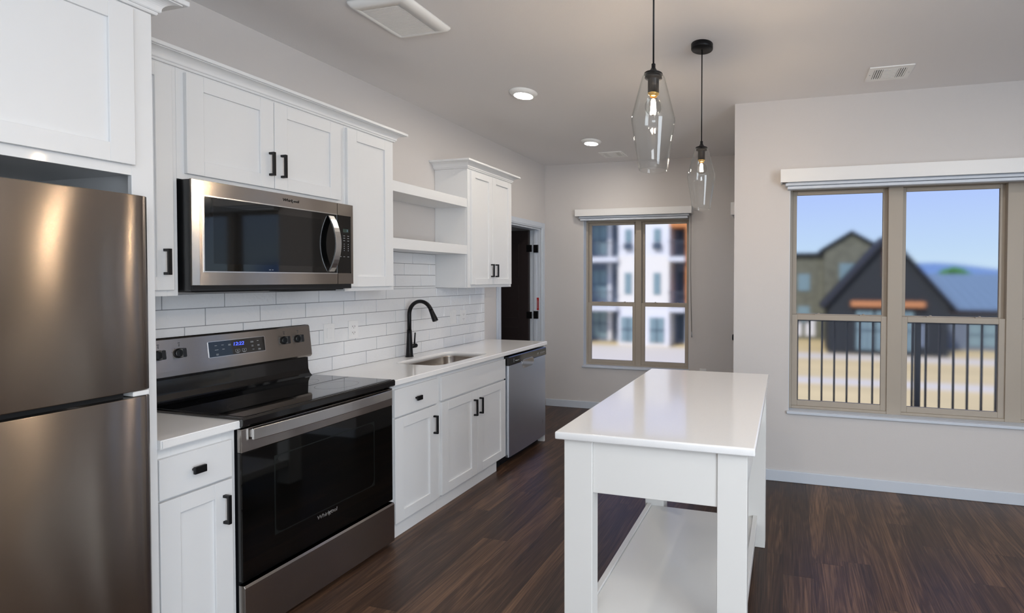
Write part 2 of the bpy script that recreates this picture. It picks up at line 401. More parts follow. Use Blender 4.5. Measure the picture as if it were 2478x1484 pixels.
# doorway 1: casing, jamb and the dark door swung open into the next room
casing = bm_new()
for a, b in ((D0 - 0.07, D0 - 0.004), (D1 + 0.004, D1 + 0.075)):
    box(casing, 0, 0.016, a, b, FL, DZ + 0.072, bev=0.003); box(casing, 0.0161, 0.021, a + 0.014, b - 0.014, FL, DZ + 0.056, bev=0.002)
box(casing, 0, 0.0155, D0 - 0.0039, D1 + 0.0039, DZ + 0.004, DZ + 0.072, bev=0.003)
box(casing, 0.0156, 0.0205, D0 - 0.018, D1 + 0.018, DZ + 0.018, DZ + 0.056, bev=0.002)
struct('trim_1', casing, 'trim')
struct('trim_2', Bs([(-T, 0, D0 - 0.004, D0 + 0.014, FL, DZ), (-T, 0, D1 - 0.014, D1 + 0.004, FL, DZ), (-T, -0.0005, D0 + 0.0145, D1 - 0.0145, DZ - 0.014, DZ + 0.004),
                     (-0.075, -0.045, D1 - 0.026, D1 - 0.014, FL, DZ - 0.014)], 0.001), 'trim')
dr = bm_new(); yd = D1 - 0.05
box(dr, -T - 0.80, -T + 0.02, yd - 0.035, yd, FL + 0.012, DZ - 0.025)
for za, zb in ((0.22, 0.93), (1.03, 1.42), (1.52, 1.90)):
    for xa in (-T - 0.70, -T - 0.36):
        for q in ((xa, xa + 0.26, za, za + 0.012), (xa, xa + 0.26, zb - 0.012, zb), (xa, xa + 0.012, za + 0.0121, zb - 0.0121), (xa + 0.248, xa + 0.26, za + 0.0121, zb - 0.0121)):
            box(dr, q[0], q[1], yd - 0.040, yd - 0.035, q[2], q[3])
d1 = struct('door_1', dr, 'door_dark')
for z in (0.26, 1.075, 1.845):
    obj('hinge', Bs([(-0.072, -0.018, D1 - 0.034, D1 - 0.0142, z - 0.045, z + 0.045), (-T - 0.0, -0.060, yd - 0.040, yd - 0.0352, z - 0.04, z + 0.04)], 0.002), 'black', d1)
sticker = obj('warning_sticker', B(-0.040, -0.012, D1 - 0.0165, D1 - 0.0141, 1.13, 1.275), 'red', None, 'small red sticker on the white door jamb between the black hinges', 'sticker')
obj('print_line', Bs([(-0.034, -0.031, D1 - 0.0172, D1 - 0.0166, 1.15, 1.255), (-0.024, -0.0215, D1 - 0.0172, D1 - 0.0166, 1.15, 1.24)]), 'mark', sticker)

# windows ------------------------------------------------------------
def window(name, x0, x1, z0, z1, yw, units, zm):
    """double-hung units set in an opening whose room-side plane is y=yw"""
    fy = yw + 0.075
    root = struct(name, Bs([(x0, x0 + 0.022, fy, fy + 0.075, z0, z1), (x1 - 0.022, x1, fy, fy + 0.075, z0, z1),
                            (x0 + 0.0221, x1 - 0.0221, fy + 0.0005, fy + 0.075, z1 - 0.045, z1), (x0 + 0.0221, x1 - 0.0221, fy + 0.0005, fy + 0.075, z0, z0 + 0.02)] +
                           [(b - 0.002, units[i + 1][0] + 0.002, fy - 0.004, fy + 0.075, z0, z1) for i, (a, b) in enumerate(units[:-1])], 0.002), 'frame')
    for i, (a, b) in enumerate(units):
        zt = z1 - 0.045
        # upper sash (outer track), lower sash (inner track)
        obj('upper_sash', Bs([(a, a + 0.032, fy + 0.040, fy + 0.066, zm, zt), (b - 0.032, b, fy + 0.040, fy + 0.066, zm, zt),
                              (a + 0.032, b - 0.032, fy + 0.040, fy + 0.066, zt - 0.028, zt), (a + 0.032, b - 0.032, fy + 0.040, fy + 0.066, zm - 0.02, zm + 0.012)], 0.002), 'frame', root)
        obj('lower_sash', Bs([(a, a + 0.042, fy + 0.008, fy + 0.034, z0 + 0.02, zm + 0.006), (b - 0.042, b, fy + 0.008, fy + 0.034, z0 + 0.02, zm + 0.006),
                              (a + 0.042, b - 0.042, fy + 0.008, fy + 0.034, zm - 0.034, zm + 0.006), (a + 0.042, b - 0.042, fy + 0.008, fy + 0.034, z0 + 0.02, z0 + 0.062)], 0.002), 'frame', root)
        obj('upper_pane', B(a + 0.030, b - 0.030, fy + 0.050, fy + 0.056, zm, zt - 0.026), 'pane', root)
        obj('lower_pane', B(a + 0.040, b - 0.040, fy + 0.018, fy + 0.024, z0 + 0.060, zm - 0.032), 'pane', root)
        for q in (0.25, 0.72):
            xx = a + (b - a) * q
            obj('sash_lock', Bs([(xx, xx + 0.055, fy + 0.008, fy + 0.03, zm + 0.006, zm + 0.013), (xx + 0.02, xx + 0.035, fy + 0.006, fy + 0.03, zm + 0.013, zm + 0.019)], 0.002), 'frame', root)
    obj('window_sill', Bs([(x0 + 0.0005, x1 - 0.0005, yw - 0.0, fy, z0 - 0.0195, z0 + 0.001), (x0 - 0.012, x1 + 0.012, yw - 0.022, yw, z0 - 0.021, z0 - 0.0005)], 0.003), 'trim', root)
    obj('window_reveal', Bs([(x0, x0 + 0.004, yw, fy, z0 + 0.001, z1), (x1 - 0.004, x1, yw, fy, z0 + 0.001, z1)]), 'trim', root)
    return root
window('window_1', W1[0], W1[1], W1[2], W1[3], YF, [(0.512, 1.105), (1.170, 1.726)], 1.215)
window('window_2', W2[0], W2[1], W2[2], W2[3], YP, [(2.837, 3.512), (3.606, 4.272), (4.366, 5.038)], 1.228)

def valance(name, label, x0, x1, z0, z1, yw, cord_x=None, cordlen=1.3, group=None):
    r = thing(name, label, 'window shade', ((x0 + x1) / 2, yw, z0), group)
    dp = 0.095
    obj('valance_board', Bs([(x0, x1, yw - dp, yw - dp + 0.012, z0, z1), (x0, x0 + 0.012, yw - dp + 0.012, yw - 0.001, z0, z1), (x1 - 0.012, x1, yw - dp + 0.012, yw - 0.001, z0, z1),
                             (x0 + 0.012, x1 - 0.012, yw - dp + 0.012, yw - 0.001, z1 - 0.008, z1)], 0.0015), 'plate', r)
    obj('shade_stack', Bs([(x0 + 0.035, x1 - 0.035, yw - 0.070, yw - 0.004, z0 - 0.022 - 0.0, z0 - 0.002), (x0 + 0.05, x1 - 0.05, yw - 0.060, yw - 0.008, z0 - 0.046, z0 - 0.024), (x0 + 0.05, x1 - 0.05, yw - 0.058, yw - 0.010, z0 - 0.002, z1 - 0.012)], 0.004, 2), 'trim', r)
    if cord_x:
        c = bm_new(); tube(c, [(cord_x, yw - 0.03, z0 + 0.01), (cord_x + 0.004, yw - 0.03, z0 - cordlen * 0.5), (cord_x + 0.022, yw - 0.03, z0 - cordlen)], 0.0016, 6)
        tube(c, [(cord_x + 0.012, yw - 0.034, z0 + 0.01), (cord_x + 0.012, yw - 0.034, z0 - cordlen * 0.5), (cord_x + 0.026, yw - 0.034, z0 - cordlen + 0.02)], 0.0016, 6)
        obj('cord', c, 'mark_dark', r)
        c = bm_new(); tube(c, [(cord_x + 0.022, yw - 0.03, z0 - cordlen + 0.03), (cord_x + 0.024, yw - 0.03, z0 - cordlen - 0.03)], [0.004, 0.007], 8)
        obj('tassel', c, 'mark', r)
    return r
valance('window_shade', 'white shade valance over the narrow far window, pull cord hanging right', 0.425, 1.790, 2.212, 2.290, YF, 1.762, 1.32)
valance('window_shade', 'long white shade valance over the wide window in the right wall', 2.748, 5.13, 2.205, 2.300, YP)
vd = thing('window_shade', 'end of a white shade valance sticking out past the wall corner', 'window shade', (XP, 3.15, 2.07))
obj('valance_board', Bs([(XP - 0.095, XP - 0.083, 2.72, 3.56, 2.07, 2.18), (XP - 0.083, XP - 0.001, 2.72, 2.732, 2.07, 2.18), (XP - 0.083, XP - 0.001, 3.548, 3.56, 2.07, 2.18)], 0.0015), 'plate', vd)

# glazed balcony door in the return wall
dd = struct('door_2', Bs([(XP + 0.04, XP + 0.09, PD0, PD0 + 0.11, FL, PDZ), (XP + 0.04, XP + 0.09, PD1 - 0.11, PD1, FL, PDZ), (XP + 0.04, XP + 0.09, PD0 + 0.11, PD1 - 0.11, FL, FL + 0.22), (XP + 0.04, XP + 0.09, PD0 + 0.11, PD1 - 0.11, PDZ - 0.12, PDZ)], 0.002), 'trim')
obj('door_glass', B(XP + 0.06, XP + 0.066, PD0 + 0.105, PD1 - 0.105, FL + 0.2, PDZ - 0.1), 'pane', dd)
k = bm_new(); cylx(k, XP - 0.055, XP + 0.04, PD0 + 0.06, 0.97, 0.011); cylx(k, XP - 0.085, XP - 0.05, PD0 + 0.06, 0.97, 0.028)
obj('door_knob', k, 'black', dd)

# ------------------------------------------------------------------ kitchen wall cabinets
def shaker(bm, x, y0, y1, z0, z1, rail=0.062, t=0.019):
    """a five-piece door whose back lies on plane x and whose face looks to +x"""
    box(bm, x, x + t, y0, y0 + rail, z0, z1, bev=0.0012); box(bm, x, x + t, y1 - rail, y1, z0, z1, bev=0.0012)
    box(bm, x, x + t, y0 + rail, y1 - rail, z0, z0 + rail, bev=0.0008); box(bm, x, x + t, y0 + rail, y1 - rail, z1 - rail, z1, bev=0.0008)
    box(bm, x, x + t - 0.010, y0 + rail - 0.002, y1 - rail + 0.002, z0 + rail - 0.002, z1 - rail + 0.002)
    return bm
def pull(parent, x, y, z0, z1):
    """square black bar pull standing vertically on a face at plane x"""
    bm = bm_new(); w = 0.0055
    box(bm, x + 0.022, x + 0.033, y - w, y + w, z0, z1, bev=0.001)
    box(bm, x - 0.0, x + 0.023, y - w, y + w, z0, z0 + 0.011, bev=0.001); box(bm, x - 0.0, x + 0.023, y - w, y + w, z1 - 0.011, z1, bev=0.001)
    return obj('handle', bm, 'black', parent)
def knob(parent, x, y, z):
    bm = bm_new(); cylx(bm, x, x + 0.012, y - 0.006, z, 0.006, 14); cylx(bm, x + 0.010, x + 0.020, y - 0.004, z, 0.008, 14)
    box(bm, x + 0.018, x + 0.030, y - 0.019, y + 0.019, z - 0.014, z + 0.014, bev=0.002, seg=2)
    return obj('knob', bm, 'black', parent)

def hollow(bm, x1, y0, y1, z0, z1, t=0.018):
    """cabinet box from the wall to a face frame at x1"""
    box(bm, 0.002, x1, y0, y0 + t, z0, z1, bev=0.001); box(bm, 0.002, x1, y1 - t, y1, z0, z1, bev=0.001)
    box(bm, 0.002, x1 - 0.019, y0 + t, y1 - t, z0, z0 + t); box(bm, 0.002, x1 - 0.019, y0 + t, y1 - t, z1 - t, z1)
    box(bm, 0.002, 0.012, y0 + t, y1 - t, z0 + t, z1 - t)
def face_frame(bm, x, y0, y1, z0, z1, w=0.038, t=0.019, mid=None):
    box(bm, x - t, x, y0, y0 + w, z0, z1, bev=0.0006); box(bm, x - t, x, y1 - w, y1, z0, z1, bev=0.0006)
    box(bm, x - t, x, y0 + w, y1 - w, z0, z0 + w, bev=0.0006); box(bm, x - t, x, y0 + w, y1 - w, z1 - w, z1, bev=0.0006)
    if mid: box(bm, x - t, x, y0 + w, y1 - w, mid - w/2, mid + w/2, bev=0.0006)
def cabinet(name, label, x, y0, y1, z0, z1, cat='cabinet', group=None, mid=None, loc=None):
    r = thing(name, label, cat, (x / 2, (y0 + y1) / 2, z0 if loc is None else loc), group)
    bm = bm_new(); hollow(bm, x - 0.0195, y0, y1, z0, z1); obj('cabinet_box', bm, 'cab', r)
    bm = bm_new(); face_frame(bm, x, y0, y1, z0, z1, mid=mid); obj('face_frame', bm, 'cab', r)
    return r
U = 0.308; ZU = 1.422; ZT = 2.379
c = cabinet('wall_cabinet', 'narrow white upper cabinet between the refrigerator panel and the microwave', U, -0.250, -0.0135, ZU, ZT)
d = obj('door', shaker(bm_new(), U, -0.232, -0.035, 1.447, 2.367, 0.055), 'cab', c); pull(d, U + 0.019, -0.066, 1.510, 1.617)
c = cabinet('wall_cabinet', 'white double-door upper cabinet directly above the microwave', U, -0.013, 0.7545, 1.9155, ZT)
d = obj('door', shaker(bm_new(), U, 0.012, 0.3615, 1.941, 2.367), 'cab', c); pull(d, U + 0.019, 0.341, 2.000, 2.115)
d = obj('door', shaker(bm_new(), U, 0.3640, 0.720, 1.941, 2.367), 'cab', c); pull(d, U + 0.019, 0.396, 2.000, 2.115)
c = cabinet('wall_cabinet', 'tall white single-door upper cabinet right of the microwave', U, 0.755, 1.103, ZU, ZT)
d = obj('door', shaker(bm_new(), U, 0.762, 1.084, 1.447, 2.367), 'cab', c)
c = cabinet('wall_cabinet', 'far white double-door upper cabinet beside the doorway with open shelves on its left', U, 1.835, 2.443, ZU, ZT)
d = obj('door', shaker(bm_new(), U, 1.863, 2.138, 1.447, 2.367, 0.05), 'cab', c); pull(d, U + 0.019, 2.118, 1.510, 1.621)
d = obj('door', shaker(bm_new(), U, 2.141, 2.424, 1.447, 2.367, 0.05), 'cab', c); pull(d, U + 0.019, 2.180, 1.510, 1.621)

PROF = [(0.0, 0.0), (0.008, 0.0), (0.0105, 0.004), (0.0105, 0.009), (0.014, 0.0095), (0.0165, 0.013), (0.0165, 0.017)]
for i in range(9):
    t = math.radians(90 * i / 8); PROF.append((0.0165 + 0.034 * (1 - math.cos(t)), 0.017 + 0.029 * math.sin(t)))
PROF += [(0.0505, 0.049), (0.060, 0.049), (0.062, 0.051), (0.062, 0.064), (0.0, 0.064)]
def crown(label, path, z, sc=1.0):
    """path(o) gives the mitred outline pushed out by o"""
    bm = bm_new(); rows = [[bm.verts.new((p[0], p[1], z + h * sc)) for p in path(o * sc)] for o, h in PROF]
    fs = []
    for a in range(len(rows)):
        A, Bq = rows[a], rows[(a + 1) % len(rows)]
        for i in range(len(A) - 1): fs.append(bm.faces.new((A[i], A[i+1], Bq[i+1], Bq[i])))
    fs.append(bm.faces.new([r[0] for r in rows])); fs.append(bm.faces.new([r[-1] for r in rows]))
    bmesh.ops.recalc_face_normals(bm, faces=fs)
    return obj('crown_molding', bm, 'cab', None, label, 'crown molding')
crown('long white crown molding along the cabinets above the microwave', lambda o: [(U + o, -0.2505), (U + o, 1.103 + o), (0.002, 1.103 + o)], ZT + 0.0005)
crown('short white crown molding wrapping the far upper cabinet by the doorway', lambda o: [(0.002, 1.835 - o), (U + o, 1.835 - o), (U + o, 2.443 + o), (0.002, 2.443 + o)], ZT + 0.0005)

# refrigerator surround
FX = 0.610; PY = -0.253
c = thing('refrigerator_cabinet', 'deep white cabinet with tall side panel over and beside the refrigerator', 'cabinet', (FX / 2, -0.75, FL))
obj('side_panel', Bs([(0.002, FX - 0.0195, PY - 0.02, PY, FL, 2.428), (0.002, FX - 0.0195, -1.24, -1.22, FL, 2.428)], 0.001), 'cab', c)
bm = bm_new(); box(bm, 0.002, FX - 0.0195, -1.22, PY - 0.02, 1.862, 1.88); box(bm, 0.002, FX - 0.0195, -1.22, PY - 0.02, 2.40, 2.428); box(bm, 0.002, 0.012, -1.22, PY - 0.02, 1.88, 2.40)
obj('cabinet_box', bm, 'cab', c)
bm = bm_new(); box(bm, FX - 0.019, FX, PY - 0.058, PY, FL, 2.428, bev=0.0008); box(bm, FX - 0.019, FX, -1.24, -1.20, FL, 2.428, bev=0.0008)
box(bm, FX - 0.019, FX, -1.20, PY - 0.058, 1.850, 1.888, bev=0.0008); box(bm, FX - 0.019, FX, -1.20, PY - 0.058, 2.390, 2.428, bev=0.0008)
obj('face_frame', bm, 'cab', c)
for a, b in ((-1.225, -0.770), (-0.767, -0.309)):
    obj('door', shaker(bm_new(), FX, a, b, 1.884, 2.418, 0.062), 'cab', c)
crown('white crown molding corner above the refrigerator cabinet', lambda o: [(FX + o, -1.24), (FX + o, PY + o), (U + 0.07, PY + o)], 2.4285, 1.12)

# ------------------------------------------------------------------ refrigerator
RX = 0.722; RY1 = -0.322; RY0 = -1.150
r = thing('refrigerator', 'stainless steel top-freezer refrigerator at the left edge', 'refrigerator', (0.36, -0.736, FL))
obj('body', B(0.03, RX - 0.075, RY0 + 0.008, RY1 - 0.008, FL + 0.03, 1.752, bev=0.004), mat('fridge_side_grey', S(96, 98, 100), 0.5), r)
def fridge_door(z0, z1):
    bm = bm_new(); n = 48; pts = []
    for i in range(n + 1):
        t = i / n; y = RY0 + (RY1 - RY0) * t
        pts.append((RX - 0.017 * (2 * t - 1) ** 6, y))
    e = 0.006
    pts = [(RX - 0.07, RY0), (RX - 0.022, RY0)] + [(x, min(max(y, RY0 + e), RY1 - e)) for x, y in pts] + [(RX - 0.022, RY1), (RX - 0.07, RY1)]
    prism(bm, pts, 'z', z0, z1, bev=0.003)
    for f in bm.faces: f.smooth = abs(f.normal.x) > 0.5
    return bm
obj('freezer_door', fridge_door(1.123, 1.772), 'steel_fridge', r)
obj('refrigerator_door', fridge_door(FL + 0.06, 1.104), 'steel_fridge', r)
obj('door_gasket', B(RX - 0.085, RX - 0.0705, RY0 + 0.01, RY1 - 0.01, 1.73, 1.766), 'dark', r)
obj('door_gasket', Bs([(RX - 0.085, RX - 0.0705, RY0 + 0.01, RY1 - 0.01, 1.104 - 0.02, 1.123 + 0.02), (RX - 0.071, RX - 0.03, RY0 + 0.02, RY1 - 0.06, 1.1045, 1.1225)]), 'dark', r)
obj('middle_hinge', B(RX - 0.065, RX - 0.012, RY1 - 0.045, RY1 - 0.004, 1.1055, 1.1215, bev=0.002), 'plate', r)
obj('base_grille', B(0.10, RX - 0.06, RY0 + 0.01, RY1 - 0.01, FL, FL + 0.055), 'plastic_black', r)

# ------------------------------------------------------------------ floating shelves
for z0, z1, lab in ((2.0675, 2.136, 'upper of the two thick white floating shelves between the cabinets'), (1.692, 1.763, 'lower of the two thick white floating shelves, just above the tiles')):
    obj('floating_shelf', B(0.002, U - 0.003, 1.1035, 1.8345, z0, z1, bev=0.001), 'cab', None, lab, 'shelf')

# ------------------------------------------------------------------ backsplash tiles
bs = thing('backsplash', 'glossy white subway tile backsplash with grey grout', 'tile backsplash', (0, 1.1, CT))
obj('grout', Bs([(0.0005, 0.004, PY + 0.001, 2.474, CT, ZU - 0.0015), (0.0005, 0.004, 1.104, 1.834, ZU - 0.0015, 1.6915)]), 'grout', bs)
bm = bm_new(); PT = 0.0868; TL = 0.249; g = 0.0016
for k in range(0, 9):
    z0 = CT + k * PT; z1 = z0 + PT
    segs = [(PY + 0.001, 2.474)] if k < 5 else []
    if k >= 5:
        if k == 5:   # row cut by the cabinet bottoms
            segs = [(PY + 0.001, 2.474, ZU - 0.0015), (1.104, 1.834, z1)]
        else: segs = [(1.104, 1.834)]
    j0 = 0.266 + (k - 4) * 0.083
    for sg in segs:
        a, b = sg[0], sg[1]; zt = min(sg[2] if len(sg) > 2 else z1, 1.6915)
        zb = z0 if not (k == 5 and zt > ZU) else ZU - 0.0015 - g
        n0 = math.floor((a - j0) / TL)
        y = j0 + n0 * TL
        while y < b:
            p, q = max(y, a), min(y + TL, b)
            if q - p > 0.008 and zt - zb > 0.006:
                if k == 5 and zt <= ZU and p >= 1.104 - 0.25 and q <= 1.834 + 0.25 and False: pass
                box(bm, 0.003, 0.0085, p + g, q - g, zb + g, zt - g, bev=0.0012)
            y += TL
obj('tiles', bm, 'tile', bs)

# ------------------------------------------------------------------ electrical plates on the tiles
def plate(name, label, y, z, kind, group=None):
    bm = B(0.0087, 0.0135, y - 0.036, y + 0.036, z - 0.0605, z + 0.0605, bev=0.002, seg=2)
    o = obj(name, bm, 'plate', None, label, 'wall switch' if kind == 's' else 'wall outlet', group)
    if kind == 'o':
        for dz in (0.020, -0.020):
            obj('socket', B(0.0135, 0.015, y - 0.017, y + 0.017, z + dz - 0.014, z + dz + 0.014, bev=0.0007), 'plate', o)
            obj('slots', Bs([(0.015, 0.0154, y - 0.009, y - 0.0065, z + dz - 0.004, z + dz + 0.006), (0.015, 0.0154, y + 0.0065, y + 0.009, z + dz - 0.004, z + dz + 0.006), (0.015, 0.0154, y - 0.002, y + 0.002, z + dz - 0.011, z + dz - 0.007)]), 'slot', o)
    else:
        obj('rocker', B(0.0135, 0.0165, y - 0.016, y + 0.016, z - 0.032, z + 0.032, bev=0.001), 'plate', o)
    return o
plate('wall_switch', 'white rocker switch plate on the tiles, nearest the range', 0.908, 1.152, 's')
plate('wall_outlet', 'white outlet plate on the tiles left of the faucet, right of the rocker switch', 1.077, 1.158, 'o')
plate('wall_switch', 'white switch plate on the tiles right of the faucet', 2.035, 1.168, 's')
plate('wall_outlet', 'white outlet plate farthest right on the tiles', 2.165, 1.160, 'o')

# ------------------------------------------------------------------ microwave
MX = 0.3725; MY0, MY1 = -0.004, 0.752; MZ0, MZ1 = 1.466, 1.9145
mw = thing('microwave', 'stainless over-the-range microwave with black window under the wall cabinet', 'microwave', (0.19, 0.374, 1.44))
obj('body', B(0.010, MX - 0.0085, MY0 + 0.002, MY1 - 0.004, 1.440, 1.914, bev=0.002), 'plastic_black', mw)
bm = bm_new(); prism(bm, [(MX - 0.030, 1.451), (MX - 0.006, 1.451), (MX - 0.004, 1.4655), (MX - 0.030, 1.4655)], 'y', MY0 + 0.01, MY1 - 0.05)
obj('vent_lip', bm, 'plastic_black', mw)
def frame_ring(x0, x1, o, i, r, nseg=6):
    """flat bezel (outer rect o, inner rounded rect i) between planes x0,x1"""
    bm = bm_new(); y0, y1, z0, z1 = o
    inn = rrect(*i, r, nseg); out = []
    cy, cz = (i[0] + i[1]) / 2, (i[2] + i[3]) / 2
    n = nseg + 1
    corners = [(y1, z1), (y0, z1), (y0, z0), (y1, z0)]
    for k in range(4):
        for j in range(n): out.append(corners[k])
    ia = [bm.verts.new((x1, p[0], p[1])) for p in inn]; ib = [bm.verts.new((x0, p[0], p[1])) for p in inn]
    ca = [bm.verts.new((x1, p[0], p[1])) for p in corners]; cb = [bm.verts.new((x0, p[0], p[1])) for p in corners]
    L = len(inn); fs = []
    for k in range(L):
        a, b = k, (k + 1) % L; qa, qb = k // n, b // n
        if qa == qb:
            fs.append(bm.faces.new((ia[a], ia[b], ca[qa]))); fs.append(bm.faces.new((ib[b], ib[a], cb[qa])))
        else:
            fs.append(bm.faces.new((ia[a], ia[b], ca[qb], ca[qa]))); fs.append(bm.faces.new((ib[b], ib[a], cb[qa], cb[qb])))
        fs.append(bm.faces.new((ia[b], ia[a], ib[a], ib[b])))
    for k in range(4): fs.append(bm.faces.new((ca[k], ca[(k+1) % 4], cb[(k+1) % 4], cb[k])))
    bmesh.ops.recalc_face_normals(bm, faces=fs)
    return bm
SPL = 0.6545
obj('door', frame_ring(MX - 0.008, MX, (MY0, SPL, MZ0, MZ1), (0.040, SPL - 0.0001, 1.526, 1.849), 0.0001, 2), 'steel', mw)
dr_ = mw.children[-1]
bm = bm_new(); prism(bm, rrect(0.0402, SPL - 0.0007, 1.5262, 1.8488, 0.001, 2), 'x', MX - 0.0075, MX - 0.0012)
obj('door_glass', bm, 'black_glass', dr_)
obj('door_window', B(MX - 0.0012, MX - 0.0008, 0.075, 0.565, 1.560, 1.812), mat('microwave_window_mesh', S(13, 14, 15), 0.05), dr_)
obj('edge_strip', B(MX - 0.002, MX + 0.0012, MY0, 0.024, MZ0, MZ1, bev=0.001), 'steel_light', dr_)
obj('glass_trim', frame_ring(MX - 0.002, MX + 0.0015, (0.036, SPL - 0.0005, 1.522, 1.853), (0.041, SPL - 0.0006, 1.527, 1.848), 0.0001, 2), 'steel_light', dr_)
obj('control_panel', frame_ring(MX - 0.008, MX, (SPL + 0.003, MY1, MZ0, MZ1), (SPL + 0.0031, 0.738, 1.526, 1.849), 0.0001, 2), 'steel', mw)
cp = mw.children[-1]
bm = bm_new(); prism(bm, rrect(SPL + 0.0035, 0.7379, 1.5262, 1.8488, 0.012, 5), 'x', MX - 0.0075, MX - 0.0012)
obj('keypad', bm, 'black_glass', cp)
obj('display', B(MX - 0.0012, MX - 0.0006, 0.690, 0.724, 1.756, 1.776), 'lcd', cp)
text_mesh('clock_digit', '2', 0.016, 'teal_led', cp, face_x(MX - 0.0004, 0.716, 1.766))
bm = bm_new()
for row, z in enumerate((1.735, 1.722, 1.708)):
    for y in (0.697, 0.722): box(bm, MX - 0.0012, MX - 0.0006, y - 0.005, y + 0.005, z, z + 0.0022)
for row, z in enumerate((1.688, 1.676, 1.664, 1.652)):
    for y in (0.697, 0.722): box(bm, MX - 0.0012, MX - 0.0006, y - 0.0015, y + 0.0015, z, z + 0.004)
for y in (0.674, 0.697, 0.722): box(bm, MX - 0.0012, MX - 0.0006, y - 0.005, y + 0.005, 1.618, 1.620)
obj('key_markings', bm, 'mark', cp)
hb = bm_new(); n = 14; pts = []
for i in range(n + 1):
    t = i / n; z = 1.534 + (1.838 - 1.534) * t; b_ = math.sin(math.pi * t) ** 0.8
    pts.append((MX + 0.006 + 0.050 * b_, z))
inner = [(x - 0.009 if 0 < i < n else x - 0.006, z) for i, (x, z) in enumerate(pts)]
prism(hb, pts + inner[::-1], 'y', 0.600, 0.632, bev=0.0015)
obj('handle', hb, 'steel_light', mw)
text_mesh('logo', 'Whirlpool', 0.020, 'logo_dark', mw, face_x(MX + 0.0008, 0.405, 1.886), shear=0.12, spacing=0.95)
def swoosh(parent, x, y, z, s, material):
    bm = bm_new(); pts = []
    for i in range(15):
        t = math.pi * (0.15 + 1.25 * i / 14); pts.append((x, y + s * math.cos(t) * 0.9, z + s * math.sin(t) * 0.55))
    tube(bm, pts, [0.0006 + 0.0009 * math.sin(math.pi * i / 14) for i in range(15)], 6)
    return obj('logo_swoosh', bm, material, parent)
swoosh(mw, MX + 0.0015, 0.424, 1.884, 0.012, 'logo_light')
obj('underside_panel', Bs([(0.05, MX - 0.035, MY0 + 0.03, MY1 - 0.03, 1.4345, 1.440), (0.20, MX - 0.04, 0.42, 0.68, 1.429, 1.4345)], 0.002), 'slot', mw)
obj('lower_print', Bs([(MX - 0.0012, MX - 0.0006, 0.300, 0.309, 1.536, 1.5385), (MX - 0.0012, MX - 0.0006, 0.314, 0.319, 1.536, 1.5385)]), 'mark', dr_)

# ------------------------------------------------------------------ base cabinets
BX = 0.591   # face frame plane; doors stand 19 mm proud
def base_cab(label, y0, y1):
    r = thing('base_cabinet', label, 'cabinet', (0.3, (y0 + y1) / 2, FL))
    bm = bm_new(); z0, z1 = 0.062, CT - 0.0335
    box(bm, 0.012, BX - 0.0195, y0, y0 + 0.016, z0, z1); box(bm, 0.012, BX - 0.0195, y1 - 0.016, y1, z0, z1)
    box(bm, 0.012, BX - 0.0195, y0 + 0.016, y1 - 0.016, z0, z0 + 0.016); box(bm, 0.012, 0.02, y0 + 0.016, y1 - 0.016, z0 + 0.016, z1)
    obj('cabinet_box', bm, 'cab', r)
    bm = bm_new(); face_frame(bm, BX, y0, y1, z0, z1, w=0.045, mid=0.688); obj('face_frame', bm, 'cab', r)
    return r
c = base_cab('narrow white base cabinet with one drawer between refrigerator and range', -0.2525, 0.0)
d = obj('drawer', B(BX, BX + 0.019, -0.249, -0.020, 0.692, 0.841, bev=0.0015), 'cab', c); knob(d, BX + 0.019, -0.142, 0.770)
d = obj('door', shaker(bm_new(), BX, -0.249, -0.020, 0.072, 0.683, 0.060), 'cab', c); pull(d, BX + 0.019, -0.050, 0.512, 0.628)
obj('toe_board', B(0.50, 0.588, -0.2525, 0.0, FL, 0.060), 'cab', c)
c = base_cab('white base cabinet with one drawer and one door, right of the range', 0.768, 1.149)
d = obj('drawer', B(BX, BX + 0.019, 0.797, 1.141, 0.693, 0.853, bev=0.0015), 'cab', c); knob(d, BX + 0.019, 0.962, 0.772)
d = obj('door', shaker(bm_new(), BX, 0.799, 1.132, 0.072, 0.683), 'cab', c); pull(d, BX + 0.019, 1.104, 0.505, 0.622)
obj('toe_board', B(0.50, 0.588, 0.768, 1.149, FL, 0.060), 'cab', c)
c = base_cab('white double-door base cabinet under the sink with a plain front panel', 1.1495, 1.9000)
obj('drawer_front', B(BX, BX + 0.019, 1.171, 1.893, 0.697, 0.853, bev=0.0015), 'cab', c)
d = obj('door', shaker(bm_new(), BX, 1.177, 1.5385, 0.072, 0.685), 'cab', c); pull(d, BX + 0.019, 1.502, 0.508, 0.626)
d = obj('door', shaker(bm_new(), BX, 1.5410, 1.893, 0.072, 0.685), 'cab', c); pull(d, BX + 0.019, 1.566, 0.508, 0.626)
obj('toe_board', B(0.50, 0.588, 1.1495, 1.800, FL, 0.060), 'cab', c)
obj('toe_shade_filler', B(0.50, 0.550, 1.8005, 1.9000, FL, 0.060), 'dark', c)  # black filler block, painted dark for the shaded void under the cabinet
obj('end_panel', B(0.012, 0.612, 2.502, 2.520, FL, CT - 0.0335, bev=0.001), 'cab', None, 'thin white end panel closing the cabinet run beside the dishwasher', 'cabinet panel')

